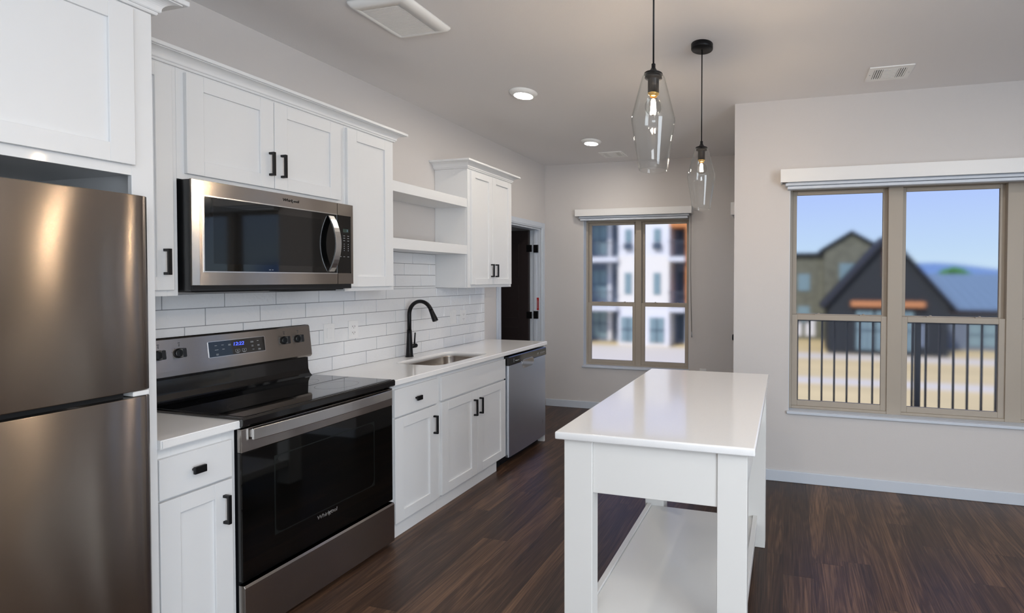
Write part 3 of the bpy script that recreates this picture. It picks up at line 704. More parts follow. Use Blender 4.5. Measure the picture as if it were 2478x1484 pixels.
# countertops
CD = 0.628
bm = bm_new(); box(bm, 0.0, CD, -0.2525, 0.0, CT - 0.033, CT)
ed = [e for e in bm.edges if all(v.co.x > 0.5 for v in e.verts)]
bmesh.ops.bevel(bm, geom=ed, offset=0.004, segments=2, affect='EDGES')
obj('countertop', bm, 'quartz', None, 'small white quartz countertop left of the range', 'countertop')
SK = (0.165, 0.545, 1.225, 1.790)
def slab_with_hole(x0, x1, y0, y1, z0, z1, hole, r):
    bm = bm_new(); n = 8
    inn = rrect(*hole, r, n); corners = [(x1, y1), (x0, y1), (x0, y0), (x1, y0)]
    ch = 0.004
    fs = []
    def ring(pts, z): return [bm.verts.new((p[0], p[1], z)) for p in pts]
    it, ib = ring(inn, z1), ring(inn, z0)
    def ins(c, d): return (c[0] - d if c[0] == x1 else c[0] + 0, c[1] - d if c[1] == y1 else c[1] + d)
    ct = ring([ins(c, ch) for c in corners], z1); cm = ring(corners, z1 - ch); cm2 = ring(corners, z0 + ch); cb = ring([ins(c, ch) for c in corners], z0)
    L = len(inn); m_ = n + 1
    for a in range(L):
        b = (a + 1) % L; qa, qb = a // m_, b // m_
        if qa == qb:
            fs.append(bm.faces.new((it[a], it[b], ct[qa]))); fs.append(bm.faces.new((ib[b], ib[a], cb[qa])))
        else:
            fs.append(bm.faces.new((it[a], it[b], ct[qb], ct[qa]))); fs.append(bm.faces.new((ib[b], ib[a], cb[qa], cb[qb])))
        f = bm.faces.new((it[b], it[a], ib[a], ib[b])); f.smooth = True; fs.append(f)
    for A, Bq in ((ct, cm), (cm, cm2), (cm2, cb)):
        for k in range(4): fs.append(bm.faces.new((A[k], A[(k+1) % 4], Bq[(k+1) % 4], Bq[k])))
    bmesh.ops.recalc_face_normals(bm, faces=fs)
    return bm
obj('countertop', slab_with_hole(0.0, CD, 0.768, 2.532, CT - 0.033, CT, SK, 0.075), 'quartz', None, 'long white quartz countertop with the sink cutout, right of the range', 'countertop')

# sink
bm = bm_new(); zt = CT - 0.0335
rings = []
for off, z, rr in ((0.022, zt, 0.09), (-0.004, zt, 0.072), (-0.004, zt - 0.004, 0.072), (-0.014, zt - 0.15, 0.065), (-0.035, zt - 0.195, 0.06), (-0.07, zt - 0.20, 0.05)):
    p = rrect(SK[0] - off, SK[1] + off, SK[2] - off, SK[3] + off, rr, 8); rings.append([bm.verts.new((q[0], q[1], z)) for q in p])
for A, Bq in zip(rings, rings[1:]):
    for i in range(len(A)):
        f = bm.faces.new((A[i], A[(i+1) % len(A)], Bq[(i+1) % len(A)], Bq[i])); f.smooth = True
bm.faces.new(rings[-1])
bmesh.ops.recalc_face_normals(bm, faces=bm.faces); bmesh.ops.reverse_faces(bm, faces=bm.faces)
bmesh.ops.solidify(bm, geom=list(bm.faces), thickness=-0.0015)
sk = obj('sink', bm, 'steel_sink', None, 'undermount stainless single-bowl sink with rounded corners', 'sink')
bm = bm_new(); lathe(bm, [(0, zt - 0.198), (0.03, zt - 0.198), (0.043, zt - 0.196), (0.045, zt - 0.1995)], 0.355, 1.51, 24); obj('drain', bm, 'chrome', sk)

# faucet
fx, fy = 0.072, 1.487
fa = thing('faucet', 'matte black gooseneck pull-down faucet behind the sink', 'faucet', (fx, fy, CT))
bm = bm_new(); lathe(bm, [(0, CT), (0.0275, CT), (0.0275, CT + 0.005), (0.024, CT + 0.008), (0.0215, CT + 0.05), (0.0165, CT + 0.16), (0.0158, CT + 0.20), (0, CT + 0.20)], fx, fy, 24)
obj('base', bm, 'black', fa)
bm = bm_new(); R = 0.098; zc_ = CT + 0.315; pts = [(fx, fy, CT + 0.19), (fx, fy, CT + 0.26), (fx, fy, zc_)]
for i in range(1, 20):
    t = math.radians(158 * i / 19); pts.append((fx + R - R * math.cos(t), fy, zc_ + R * math.sin(t)))
obj('spout', tube(bm, pts, 0.0138, 18), 'black', fa)
p1 = Vector(pts[-1]); dv = (p1 - Vector(pts[-2])).normalized()
bm = bm_new(); tube(bm, [p1 - dv * 0.003, p1 + dv * 0.02, p1 + dv * 0.075, p1 + dv * 0.088, p1 + dv * 0.090], [0.0148, 0.0155, 0.0195, 0.0195, 0.016], 18); obj('spray_head', bm, 'black', fa)
bm = bm_new(); tube(bm, [(fx, fy + 0.012, CT + 0.075), (fx, fy + 0.062, CT + 0.075), (fx, fy + 0.068, CT + 0.075)], [0.0155, 0.0165, 0.013], 18); obj('valve_body', bm, 'black', fa)
bm = bm_new(); tube(bm, [(fx + 0.004, fy + 0.044, CT + 0.085), (fx + 0.008, fy + 0.047, CT + 0.175)], [0.0055, 0.0045], 12); obj('lever', bm, 'black', fa)

# ------------------------------------------------------------------ range
RG0, RG1 = 0.004, 0.765
rg = thing('range', 'stainless electric range with black glass cooktop and oven door', 'stove', (0.33, 0.386, FL))
obj('body', B(0.02, 0.598, RG0 + 0.002, RG1 - 0.002, FL + 0.03, 0.905), 'plastic_black', rg)
for fx_, fy_ in ((0.08, RG0 + 0.03), (0.08, RG1 - 0.07), (0.5, RG0 + 0.03), (0.5, RG1 - 0.07)):
    obj('foot', B(fx_, fx_ + 0.04, fy_, fy_ + 0.04, FL, FL + 0.03, bev=0.003), 'plastic_black', rg)
bm = bm_new(); prism(bm, [(0.03, 0.905), (0.600, 0.905), (0.612, 0.884), (0.634, 0.884), (0.644, 0.892), (0.645, 0.916), (0.638, 0.9245), (0.03, 0.9245)], 'y', -0.003, 0.7665, bev=0.003)
ck = obj('cooktop', bm, 'black_gloss', rg)
obj('glass_surface', B(0.090, 0.628, 0.012, 0.755, 0.9245, 0.9262, bev=0.0008), 'black_glass', ck)
BURN = mat('burner_print', S(44, 44, 46), 0.2)
for cx_, cy_, rr in ((0.46, 0.20, 0.115), (0.46, 0.57, 0.095), (0.21, 0.20, 0.08), (0.21, 0.57, 0.08)):
    bm = bm_new()
    for q in (rr,):
        lathe(bm, [(q, 0.9263), (q + 0.0012, 0.9265), (q + 0.0024, 0.9263)], cx_, cy_, 48)
    obj('burner_ring', bm, BURN, ck)
# backguard
BY1 = 0.756
bm = bm_new(); prism(bm, [(0.010, 0.9247), (0.084, 0.9247), (0.064, 0.940), (0.052, 0.965), (0.048, 1.032), (0.010, 1.032)], 'y', 0.006, BY1 - 0.012, bev=0.003); 
obj('riser', bm, 'black_gloss', rg)
bm = bm_new(); prism(bm, [(0.010, 1.036), (0.056, 1.036), (0.064, 1.046), (0.062, 1.070), (0.044, 1.214), (0.038, 1.2205), (0.010, 1.2205)], 'y', 0.0, BY1, bev=0.002)
bk = obj('backguard', bm, 'steel', rg)
# sloped panel frame: text and knobs lie on the slope from (0.076,1.070) to (0.048,1.214)
sv = Vector((0.044 - 0.062, 0, 1.214 - 1.070)).normalized(); nv = Vector((sv.z, 0, -sv.x))
def onp(z, out=0.0):  # point on the slope at height z
    t = (z - 1.070) / (1.214 - 1.070); return Vector((0.062 + (0.044 - 0.062) * t, 0, z)) + nv * out
def slope_m(y, z, out):
    p = onp(z, out); return Matrix(((0, sv.x, nv.x, p.x), (1, 0, 0, y), (0, sv.z, nv.z, p.z), (0, 0, 0, 1)))
def slope_box(bm, y0, y1, za, zb, o0, o1, r=None):
    zc = (za + zb) / 2; m_ = slope_m((y0 + y1) / 2, zc, 0); hy, hz = (y1 - y0) / 2, (zb - za) / 2
    tmp = bm_new()
    if r: prism(tmp, rrect(-hy, hy, -hz, hz, r, 4), 'z', o0, o1)
    else: box(tmp, -hy, hy, -hz, hz, o0, o1)
    bmesh.ops.transform(tmp, matrix=m_, verts=tmp.verts)
    me = bpy.data.meshes.new('tmp'); tmp.to_mesh(me); tmp.free(); bm.from_mesh(me); bpy.data.meshes.remove(me)
    return bm
obj('display_bezel', slope_box(bm_new(), 0.247, 0.505, 1.104, 1.184, 0.0, 0.0012, 0.004), 'steel_light', bk)
dp = obj('display_panel', slope_box(bm_new(), 0.2495, 0.5025, 1.1065, 1.1815, 0.0012, 0.0022, 0.003), 'black_glass', bk)
text_mesh('clock_digits', '12:22', 0.0245, 'blue_led', dp, slope_m(0.3775, 1.1585, 0.0026), shear=0.15, spacing=0.95)
bm = bm_new()
for y, z, w, rows in ((0.279, 1.160, 0.010, 1), (0.308, 1.160, 0.010, 1), (0.338, 1.160, 0.011, 2), (0.281, 1.139, 0.015, 1), (0.310, 1.139, 0.010, 1), (0.283, 1.118, 0.010, 2),
                      (0.441, 1.162, 0.014, 2), (0.469, 1.162, 0.008, 1), (0.442, 1.141, 0.009, 2), (0.471, 1.141, 0.010, 2), (0.445, 1.120, 0.009, 1), (0.474, 1.120, 0.012, 2),
                      (0.372, 1.113, 0.012, 1), (0.402, 1.113, 0.012, 1)):
    for k in range(rows): slope_box(bm, y - w / 2, y + w / 2, z - k * 0.005, z - k * 0.005 + 0.0022, 0.0022, 0.0026)
for y in (0.372, 0.402):
    for q in ((y - 0.010, y + 0.010, 1.117, 1.118), (y - 0.010, y + 0.010, 1.130, 1.131), (y - 0.010, y - 0.009, 1.117, 1.131), (y + 0.009, y + 0.010, 1.117, 1.131), (y - 0.002, y + 0.002, 1.122, 1.126)):
        slope_box(bm, q[0], q[1], q[2], q[3], 0.0022, 0.0026)
obj('key_markings', bm, 'mark', dp)
for y in (0.062, 0.137, 0.608, 0.684):
    c0 = onp(1.147, 0.0); c0.y = y; bm = bm_new()
    tube(bm, [c0, c0 + nv * 0.004, c0 + nv * 0.010, c0 + nv * 0.012], [0.023, 0.023, 0.021, 0.018], 24)
    kx = onp(1.147, 0.021); 
    slope_box(bm, y - 0.007, y + 0.007, 1.147 - 0.021, 1.147 + 0.021, 0.010, 0.034, 0.004)
    obj('knob', bm, 'plastic_black', bk)
    bm = bm_new()
    for k, (a, w) in enumerate(((1.178, 0.002), (1.184, 0.002), (1.192, 0.004))): slope_box(bm, y - w, y + w, a, a + 0.0035, 0.0, 0.0004)
    for k in range(-3, 4):
        if k == 0: continue
        an = math.radians(90 + k * 38); yy = y + 0.029 * math.cos(an); zz = 1.147 + 0.029 * math.sin(an)
        slope_box(bm, yy - 0.001, yy + 0.001, zz - 0.001, zz + 0.001, 0.0, 0.0004)
    obj('dial_marks', bm, 'mark_dark', bk)
# oven door
DX = 0.6245; DZ0, DZ1 = 0.236, 0.874
bm = bm_new(); box(bm, 0.600, DX, RG0, RG1, 0.776, DZ1, bev=0.002, seg=2)
od = obj('oven_door', bm, 'steel', rg)
bm = bm_new(); box(bm, 0.600, DX - 0.001, RG0, RG1, DZ0, 0.7755, bev=0.002, seg=2); og = obj('door_glass', bm, 'oven_glass', od)
bm = frame_ring(DX - 0.001, DX - 0.0005, (0.13, 0.645, 0.37, 0.72), (0.135, 0.640, 0.375, 0.715), 0.03, 6)
obj('inner_window_edge', bm, mat('oven_inner_frame', S(20, 24, 23), 0.15), od)
bm = bm_new()
for a, b in ((0.09, 0.20), (0.235, 0.37), (0.415, 0.55), (0.60, 0.70)):
    prism(bm, [(DX + 0.0002, a), (DX + 0.0002, b)] and rrect(0.606, 0.614, a, b, 0.0038, 4), 'z', DZ1, DZ1 + 0.0006)
obj('vent_slots', bm, 'dark', od)
bm = bm_new(); pts = []
n = 16
HY0, HY1 = 0.036, 0.742
for i in range(n + 1):
    t = i / n; pts.append((DX + 0.022 + 0.017 * (1 - (2 * t - 1) ** 2), HY0 + (HY1 - HY0) * t))
prism(bm, pts + [(x - 0.012, y) for x, y in pts[::-1]], 'z', 0.822, 0.872, bev=0.003)
for a in (HY0 + 0.004, HY1 - 0.026): box(bm, DX, DX + 0.018, a, a + 0.022, 0.832, 0.864, bev=0.001)
obj('handle', bm, 'steel_light', od)
text_mesh('logo', 'Whirlpool', 0.026, 'logo_light', od, face_x(DX - 0.0004, 0.372, 0.348), shear=0.12, spacing=0.95)
swoosh(od, DX, 0.395, 0.345, 0.016, 'logo_light')
bm = bm_new(); prism(bm, [(0.600, FL + 0.02), (DX + 0.010, FL + 0.02), (DX + 0.010, 0.212), (DX + 0.004, 0.222), (0.600, 0.222)], 'y', RG0, RG1, bev=0.0015)
obj('storage_drawer', bm, 'steel', rg)

# ------------------------------------------------------------------ dishwasher
DW0, DW1 = 1.868, 2.498
DW0 = 1.9015
dw = thing('dishwasher', 'stainless dishwasher with black control strip at the end of the counter', 'dishwasher', (0.32, (DW0 + DW1) / 2, FL))
obj('body', B(0.02, 0.600, DW0 + 0.004, DW1 - 0.002, FL + 0.08, 0.862), 'plastic_black', dw)
def dw_door(y0, y1, z0, z1, x):
    bm = bm_new(); pts = [(x - 0.03, y0), (x - 0.008, y0), (x - 0.002, y0 + 0.004), (x, y0 + 0.014)]
    for i in range(1, 10):
        t = i / 10; pts.append((x + 0.006 * math.sin(math.pi * t), y0 + 0.014 + (y1 - y0 - 0.028) * t))
    pts += [(x, y1 - 0.014), (x - 0.002, y1 - 0.004), (x - 0.008, y1), (x - 0.03, y1)]
    prism(bm, pts, 'z', z0, z1, bev=0.0015)
    return bm
dd_ = obj('door', dw_door(DW0, DW1, 0.055, 0.796, 0.632), 'steel_dw', dw)
# pocket handle under the control strip
bm = bm_new(); prism(bm, [(y, z) for y, z in rrect(2.09, 2.28, 0.742, 0.815, 0.034, 6)], 'x', 0.6335, 0.6385, bev=0.001)
obj('handle_pocket', bm, 'chrome', dd_)
cpn = bm_new(); prism(cpn, [(0.600, 0.797), (0.634, 0.797), (0.638, 0.803), (0.636, 0.862), (0.628, 0.868), (0.600, 0.868)], 'y', DW0, DW1, bev=0.002)
cs = obj('control_strip', cpn, 'black_gloss', dw)
text_mesh('logo', 'Whirlpool', 0.013, 'mark', cs, face_x(0.6378, 2.015, 0.825), shear=0.1)
bm = bm_new()
for y in (2.345, 2.357, 2.395, 2.412, 2.430, 2.447, 2.463): box(bm, 0.6372, 0.6382, y - 0.004, y + 0.004, 0.829, 0.834)
for y in (2.350, 2.395, 2.412, 2.430, 2.447): box(bm, 0.6372, 0.6382, y - 0.005, y + 0.005, 0.820, 0.8225)
box(bm, 0.6372, 0.6382, 1.967, 1.970, 0.815, 0.845)
obj('key_markings', bm, 'mark', cs)
bm = bm_new()
for k in range(16):
    a0 = 2 * math.pi * k / 16; tube(bm, [(0.6332, 2.425 + 0.022 * math.cos(a0), 0.190 + 0.022 * math.sin(a0)), (0.6332, 2.425 + 0.022 * math.cos(a0 + 0.4), 0.190 + 0.022 * math.sin(a0 + 0.4))], 0.0008, 5)
for z in (0.184, 0.190, 0.196): box(bm, 0.6325, 0.6338, 2.413, 2.437, z, z + 0.0016)
obj('round_badge', bm, 'mark_dark', dd_)
obj('kick_plate', B(0.530, 0.550, DW0 + 0.001, DW1 - 0.001, FL, FL + 0.085), 'plastic_black', dw)

# ------------------------------------------------------------------ kitchen island
IX0, IX1, IY0, IY1, IZ = 1.924, 2.697, 0.211, 1.551, 0.905
isl = thing('kitchen_island', 'white kitchen island table with quartz top and lower shelf', 'kitchen island', ((IX0 + IX1) / 2, (IY0 + IY1) / 2, FL))
bm = bm_new(); box(bm, IX0, IX1, IY0, IY1, IZ - 0.030, IZ, bev=0.006, seg=3)
for f in bm.faces: f.smooth = len(f.verts) == 4 and f.calc_area() < 0.02
obj('tabletop', bm, 'quartz', isl)
zt = IZ - 0.0305
LG = [(1.953, 2.071, 0.236, 0.294), (2.559, 2.668, 0.236, 0.294), (1.985, 2.098, 1.225, 1.315), (2.578, 2.690, 1.225, 1.315)]
for a, b, c_, d_ in LG: obj('leg', B(a, b, c_, d_, FL, zt, bev=0.002), 'island', isl)
obj('apron', B(2.0715, 2.5585, 0.243, 0.263, 0.668, zt, bev=0.0015), 'island', isl)
obj('apron', B(2.0985, 2.5775, 1.28, 1.30, 0.70, zt, bev=0.0015), 'island', isl)
obj('apron', B(1.986, 2.006, 0.2945, 1.2245, 0.70, zt, bev=0.0015), 'island', isl)
obj('apron', B(2.640, 2.660, 0.2945, 1.2245, 0.70, zt, bev=0.0015), 'island', isl)
obj('shelf', B(2.026, 2.622, 0.2945, 1.2245, 0.135, 0.153, bev=0.001), 'island', isl)
obj('shelf_rail', B(2.000, 2.0255, 0.2945, 1.2245, 0.115, 0.164, bev=0.0015), 'island', isl)
obj('shelf_rail', B(2.6225, 2.648, 0.2945, 1.2245, 0.115, 0.164, bev=0.0015), 'island', isl)

# ------------------------------------------------------------------ ceiling fixtures
def pendant(x, y, label):
    r = thing('pendant_lamp', label, 'pendant light', (x, y, 1.898), 'glass pendants above the island')
    bm = bm_new(); lathe(bm, [(0, H - 0.0005), (0.062, H - 0.0005), (0.062, H - 0.026), (0.060, H - 0.029), (0, H - 0.029)], x, y, 40); obj('canopy', bm, 'black', r)
    bm = bm_new(); tube(bm, [(x, y, H - 0.028), (x, y, 2.283)], 0.0032, 10); obj('cord', bm, 'black', r)
    bm = bm_new(); lathe(bm, [(0, 2.286), (0.0075, 2.286), (0.0075, 2.272), (0.010, 2.268), (0.015, 2.260), (0.026, 2.253), (0.034, 2.2505), (0.034, 2.247), (0, 2.247)], x, y, 32); obj('cap', bm, 'black', r)
    bm = bm_new(); lathe(bm, [(0, 2.2465), (0.012, 2.2465), (0.012, 2.240), (0.031, 2.239), (0.032, 2.235), (0.022, 2.231), (0.0205, 2.228), (0.0205, 2.180), (0.018, 2.180), (0.018, 2.20), (0, 2.20)], x, y, 32); obj('socket', bm, 'black', r)
    bm = bm_new(); lathe(bm, [(0.0125, 2.199), (0.0135, 2.175), (0.0205, 2.1795), (0.0205, 2.1765), (0.0135, 2.172), (0.0135, 2.168), (0.0125, 2.168)], x, y, 32); obj('socket_ring', bm, 'gold', r)
    prof = [(0.0300, 2.2460), (0.0370, 2.2440), (0.0420, 2.236), (0.0500, 2.206), (0.0640, 2.152), (0.0755, 2.108), (0.0798, 2.090), (0.0805, 2.080), (0.0790, 2.068), (0.0735, 2.034), (0.0640, 1.975), (0.0565, 1.928), (0.0522, 1.900)]
    # subdivide the profile smoothly
    out = prof; inn = [(a - 0.0022, b) for a, b in prof][::-1]
    bm = bm_new(); lathe(bm, out + [(0.0511, 1.8985)] + inn, x, y, 48, closed=True); obj('lamp_shade', bm, 'glass', r)
    bm = bm_new(); pr = [(0.0125, 2.168)]
    for i in range(0, 15):
        t = math.radians(55 + (180 - 55) * i / 14) ; pr.append((max(0.031 * math.sin(t), 0) if i < 14 else 0, 2.131 + 0.031 * math.cos(t) + (0.0)))
    pr[1] = (0.0165, 2.160)
    lathe(bm, pr, x, y, 32); obj('bulb', bm, 'bulb_glass', r)
    bm = bm_new()
    for k in range(4):
        an = math.pi / 4 + k * math.pi / 2; cx_, cy_ = x + 0.006 * math.cos(an), y + 0.006 * math.sin(an)
        tube(bm, [(cx_, cy_, 2.152), (x + 0.0085 * math.cos(an), y + 0.0085 * math.sin(an), 2.115)], 0.0028, 8)
    obj('filament', bm, 'filament', r)
    return r
pendant(2.320, 0.213, 'nearer of the two clear glass pendants, cord rising out of the picture')
pendant(2.320, 1.205, 'farther of the two clear glass pendants with round black ceiling canopy')

def downlight(x, y, label, r_=0.098):
    r = thing('recessed_light', label, 'ceiling light', (x, y, H - 0.03), 'round surface downlights in the ceiling')
    bm = bm_new(); lathe(bm, [(0, H - 0.0005), (r_, H - 0.0005), (r_ - 0.001, H - 0.006), (r_ - 0.012, H - 0.017), (r_ - 0.030, H - 0.027), (r_ - 0.033, H - 0.0265), (r_ - 0.034, H - 0.022), (0, H - 0.022)], x, y, 40); obj('trim_ring', bm, 'lampwhite', r)
    bm = bm_new(); lathe(bm, [(0, H - 0.0222), (r_ - 0.0345, H - 0.0222), (r_ - 0.036, H - 0.0255), (0, H - 0.0275)], x, y, 40); obj('diffuser', bm, 'lamp_disc', r)
    return r
downlight(0.951, 1.600, 'nearer of the two lit round white downlights in the ceiling')
downlight(0.940, 2.825, 'farther lit round white downlight near the far ceiling vent')
for x, y in ((3.4, -1.0), (2.3, -2.6), (4.3, 0.7), (4.5, -1.8)): downlight(x, y, 'added round white fill downlight, out of view on the camera side of the kitchen')  # unseen downlights, added to brighten the island top and counters

def fan(x0, x1, y0, y1):
    r = thing('exhaust_fan_cover', 'large square white exhaust fan grille on the ceiling', 'exhaust fan', ((x0 + x1) / 2, (y0 + y1) / 2, H - 0.03))
    gx0, gx1, gy0, gy1 = x0 + 0.048, x1 - 0.072, y0 + 0.045, y1 - 0.042
    bm = bm_new(); rings = []
    for d_, z, rr in ((0.0, H - 0.0005, 0.022), (0.001, H - 0.008, 0.022), (0.010, H - 0.020, 0.018), (0.022, H - 0.0245, 0.012)):
        rings.append([bm.verts.new((p[0], p[1], z)) for p in rrect(x0 + d_, x1 - d_, y0 + d_, y1 - d_, rr, 5)])
    rings.append([bm.verts.new((p[0], p[1], H - 0.028)) for p in rrect(gx0, gx1, gy0, gy1, 0.003, 5)])
    rings.append([bm.verts.new((p[0], p[1], H - 0.016)) for p in rrect(gx0, gx1, gy0, gy1, 0.003, 5)])
    for A, Bq in zip(rings, rings[1:]):
        for i in range(len(A)): f = bm.faces.new((A[i], A[(i+1) % len(A)], Bq[(i+1) % len(A)], Bq[i])); f.smooth = True
    bm.faces.new(rings[-1]); bm.faces.new(rings[0]); bmesh.ops.recalc_face_normals(bm, faces=bm.faces)
    obj('cover', bm, 'lampwhite', r)
    bm = bm_new(); n = 26
    for i in range(n):
        y = gy0 + 0.004 + (gy1 - gy0 - 0.008) * (i + 0.5) / n
        box(bm, gx0 + 0.003, gx1 - 0.003, y - 0.0038, y + 0.0038, H - 0.0275, H - 0.0165)
    obj('louvers', bm, 'lampwhite', r)
fan(0.716, 1.052, 0.402, 0.738)

def vent(x0, x1, y0, y1, label):
    r = thing('ceiling_vent', label, 'air vent', ((x0 + x1) / 2, (y0 + y1) / 2, H - 0.01), 'white supply air registers')
    w = x1 - x0; a0, a1 = x0 + w * 0.13, x1 - w * 0.13; b0, b1 = y0 + 0.035, y1 - 0.035
    bm = Bs([(x0, x1, y0, b0, H - 0.007, H - 0.0005), (x0, x1, b1, y1, H - 0.007, H - 0.0005), (x0, a0, b0, b1, H - 0.007, H - 0.0005), (a1, x1, b0, b1, H - 0.007, H - 0.0005)], 0.001)
    obj('frame', bm, 'lampwhite', r)
    obj('duct_backing', B(a0, a1, b0, b1, H - 0.002, H - 0.0008), 'slot', r)
    bm = bm_new(); w3 = (a1 - a0)
    for s0, s1, vertical in ((a0, a0 + w3 * 0.27, True), (a0 + w3 * 0.30, a0 + w3 * 0.70, False), (a0 + w3 * 0.73, a1, True)):
        if vertical:
            for i in range(4):
                x = s0 + (s1 - s0) * (i + 0.5) / 4
                box(bm, x - 0.0035, x + 0.0035, b0, b1, H - 0.008, H - 0.0022)
        else:
            for i in range(11):
                y = b0 + (b1 - b0) * (i + 0.5) / 11
                box(bm, s0, s1, y - 0.0042, y + 0.0042, H - 0.008, H - 0.0022)
    box(bm, a0 + w3 * 0.27, a0 + w3 * 0.30, b0, b1, H - 0.008, H - 0.0022); box(bm, a0 + w3 * 0.70, a0 + w3 * 0.73, b0, b1, H - 0.008, H - 0.0022)
    obj('louvers', bm, 'lampwhite', r)
    for x in (x0 + 0.014, x1 - 0.014): obj('screw', lathe(bm_new(), [(0, H - 0.0072), (0.004, H - 0.0072), (0.003, H - 0.0088), (0, H - 0.009)], x, (y0 + y1) / 2, 10), 'mark', r)
vent(3.296, 3.558, 1.728, 1.938, 'white ceiling air vent above the wide right window')
vent(0.850, 1.105, 3.215, 3.425, 'small white ceiling air vent above the far narrow window')
# outlet low on the far wall, only its top edge shows over the island
obj('wall_outlet', B(1.87, 1.945, YF - 0.006, YF - 0.0005, 0.40, 0.516, bev=0.002), 'plate', None, 'white outlet plate low on the far wall, right of the narrow window', 'wall outlet')

# ------------------------------------------------------------------ outside
G = -3.2
obj('dry_ground', B(-60, 90, YF + 1.6, 140, G - 0.2, G), 'ground', kind='structure')
bpy.data.objects['dry_ground'].name = 'ground'
struct('path', B(-40, -2.2, 16, 29.6, G, G + 0.02), 'gravel')         # pale drive before the apartments
struct('path', Bs([(2, 30, 20.6, 22.0, G, G + 0.02), (3, 30, 27.6, 29.6, G, G + 0.02)]), 'gravel')   # kerbs and path
struct('floor_balcony', B(XP + 0.14, 7.0, YP + T, 3.12, -0.20, -0.06), 'slab')
rl_ = thing('balcony_railing', 'dark metal balcony railing with vertical bars outside the right window', 'railing', (4.8, 3.05, -0.06))
obj('top_rail', B(XP + 0.15, 7.0, 3.025, 3.075, 1.12, 1.155, bev=0.004), 'rail', rl_)
obj('bottom_rail', B(XP + 0.15, 7.0, 3.035, 3.065, 0.03, 0.06, bev=0.003), 'rail', rl_)
for x in (2.58, 3.915, 5.25, 6.6): obj('post', B(x - 0.022, x + 0.022, 3.028, 3.072, -0.06, 1.12), 'rail', rl_)
x = 2.68
while x < 6.9:
    if min(abs(x - q) for q in (2.58, 3.915, 5.25, 6.6)) > 0.04: obj('baluster', B(x - 0.008, x + 0.008, 3.042, 3.058, 0.06, 1.12), 'rail', rl_)
    x += 0.1085

def gable_house(label, y0, y1, xl, xr, xa, ze, za, wall, roof, overhang=0.35):
    r = thing('gable_house', label, 'building', ((xl + xr) / 2, (y0 + y1) / 2, G))
    bm = bm_new(); prism(bm, [(xl, G), (xr, G), (xr, ze), (xa, za), (xl, ze)], 'y', y0, y1); obj('wall', bm, wall, r)
    bm = bm_new(); t_ = 0.22
    s1 = (za - ze) / (xa - xl); s2 = (za - ze) / (xr - xa)
    prism(bm, [(xl - overhang, ze - s1 * overhang), (xa, za), (xr + overhang, ze - s2 * overhang), (xr + overhang, ze - s2 * overhang + t_), (xa, za + t_), (xl - overhang, ze - s1 * overhang + t_)], 'y', y0 - overhang, y1 + overhang)
    obj('roof', bm, roof, r)
    return r
def opening(parent, x0, x1, z0, z1, y, material='ext_glass', name='window', mull=0):
    o = obj(name, B(x0, x1, y - 0.06, y - 0.003, z0, z1), material, parent)
    if mull:
        bm = bm_new()
        for i in range(1, mull): xx = x0 + (x1 - x0) * i / mull; box(bm, xx - 0.04, xx + 0.04, y - 0.09, y - 0.061, z0, z1)
        box(bm, x0, x1, y - 0.09, y - 0.061, (z0 + z1) / 2 - 0.04, (z0 + z1) / 2 + 0.04)
        obj('muntin', bm, 'apt_dark', o)
    return o
gh = gable_house('dark grey gabled building with a cedar beam outside the wide window', 30.0, 33.2, 5.35, 12.3, 8.85, 0.0, 4.1, 'gable_wall', 'roof_dark')
obj('beam', B(6.68, 10.89, 29.6, 29.995, -0.18, 0.16), 'beam', gh)
obj('gable_beam', B(8.62, 8.90, 29.8, 29.995, 1.6, 3.5), 'beam', gh)
for x in (7.05, 8.2, 9.35): opening(gh, x, x + 0.95, -2.9, -0.45, 30.0, mull=3)
opening(gh, 10.5, 11.0, -2.6, -1.2, 30.0, 'grey_wall', 'panel')

sb = gable_house('grey stone building with a small gable behind the dark gabled building', 36.0, 44.0, 5.5, 9.5, 7.42, 3.75, 4.95, 'stone', 'roof_dark', 0.25)
obj('wall', B(-0.7, 5.49, 36.6, 44.0, G, 3.3), 'stone', sb)
obj('roof', B(-1.0, 5.6, 36.3, 44.3, 3.3, 3.55), 'roof_dark', sb)
for x in (1.8, 3.6): 
    for z in (-1.9, 0.6): opening(sb, x, x + 0.9, z, z + 1.3, 36.6)
opening(sb, 6.6, 8.4, 0.9, 2.7, 36.0)
for x, z in ((3.2, -2.9), (4.2, -2.9)): opening(sb, x, x + 0.7, z, z + 1.6, 36.6, 'apt_white', 'garage_panel')

bn = thing('metal_roof_building', 'long grey building with a blue-grey metal roof, right of the gabled building', 'building', (22, 36, G))
obj('wall', B(12.7, 36, 33.5, 46, G, -0.55), 'grey_wall', bn)
bm = bm_new(); prism(bm, [(33.0, -0.50), (40.0, 1.95), (47, -0.50), (47, -0.62), (40, 1.80), (33.0, -0.62)], 'x', 12.6, 36.5)
k = 12.9
while k < 36: 
    prism(bm, [(33.0, -0.50), (40.0, 1.95), (40.0, 2.02), (33.0, -0.43)], 'x', k, k + 0.05); k += 0.62
obj('roof', bm, 'metal_roof', bn)
obj('fascia', B(12.6, 36.5, 32.92, 33.0, -0.80, -0.46), 'door_dark', bn)
for x in (14.5, 17.0, 19.5, 22, 24.5): opening(bn, x, x + 1.7, -2.9, -1.4, 33.5, 'ext_glass', 'window', 2)

bm = bm_new(); pts = [(-300, -40)]
for i in range(61):
    x = -300 + 15 * i; pts.append((x, 15.0 + 4.0 * math.sin(i * 0.35) + 2 * math.sin(i * 0.9 + 1)))
pts.append((600, -40)); prism(bm, pts, 'y', 420, 520)
struct('hills', bm, 'hill')

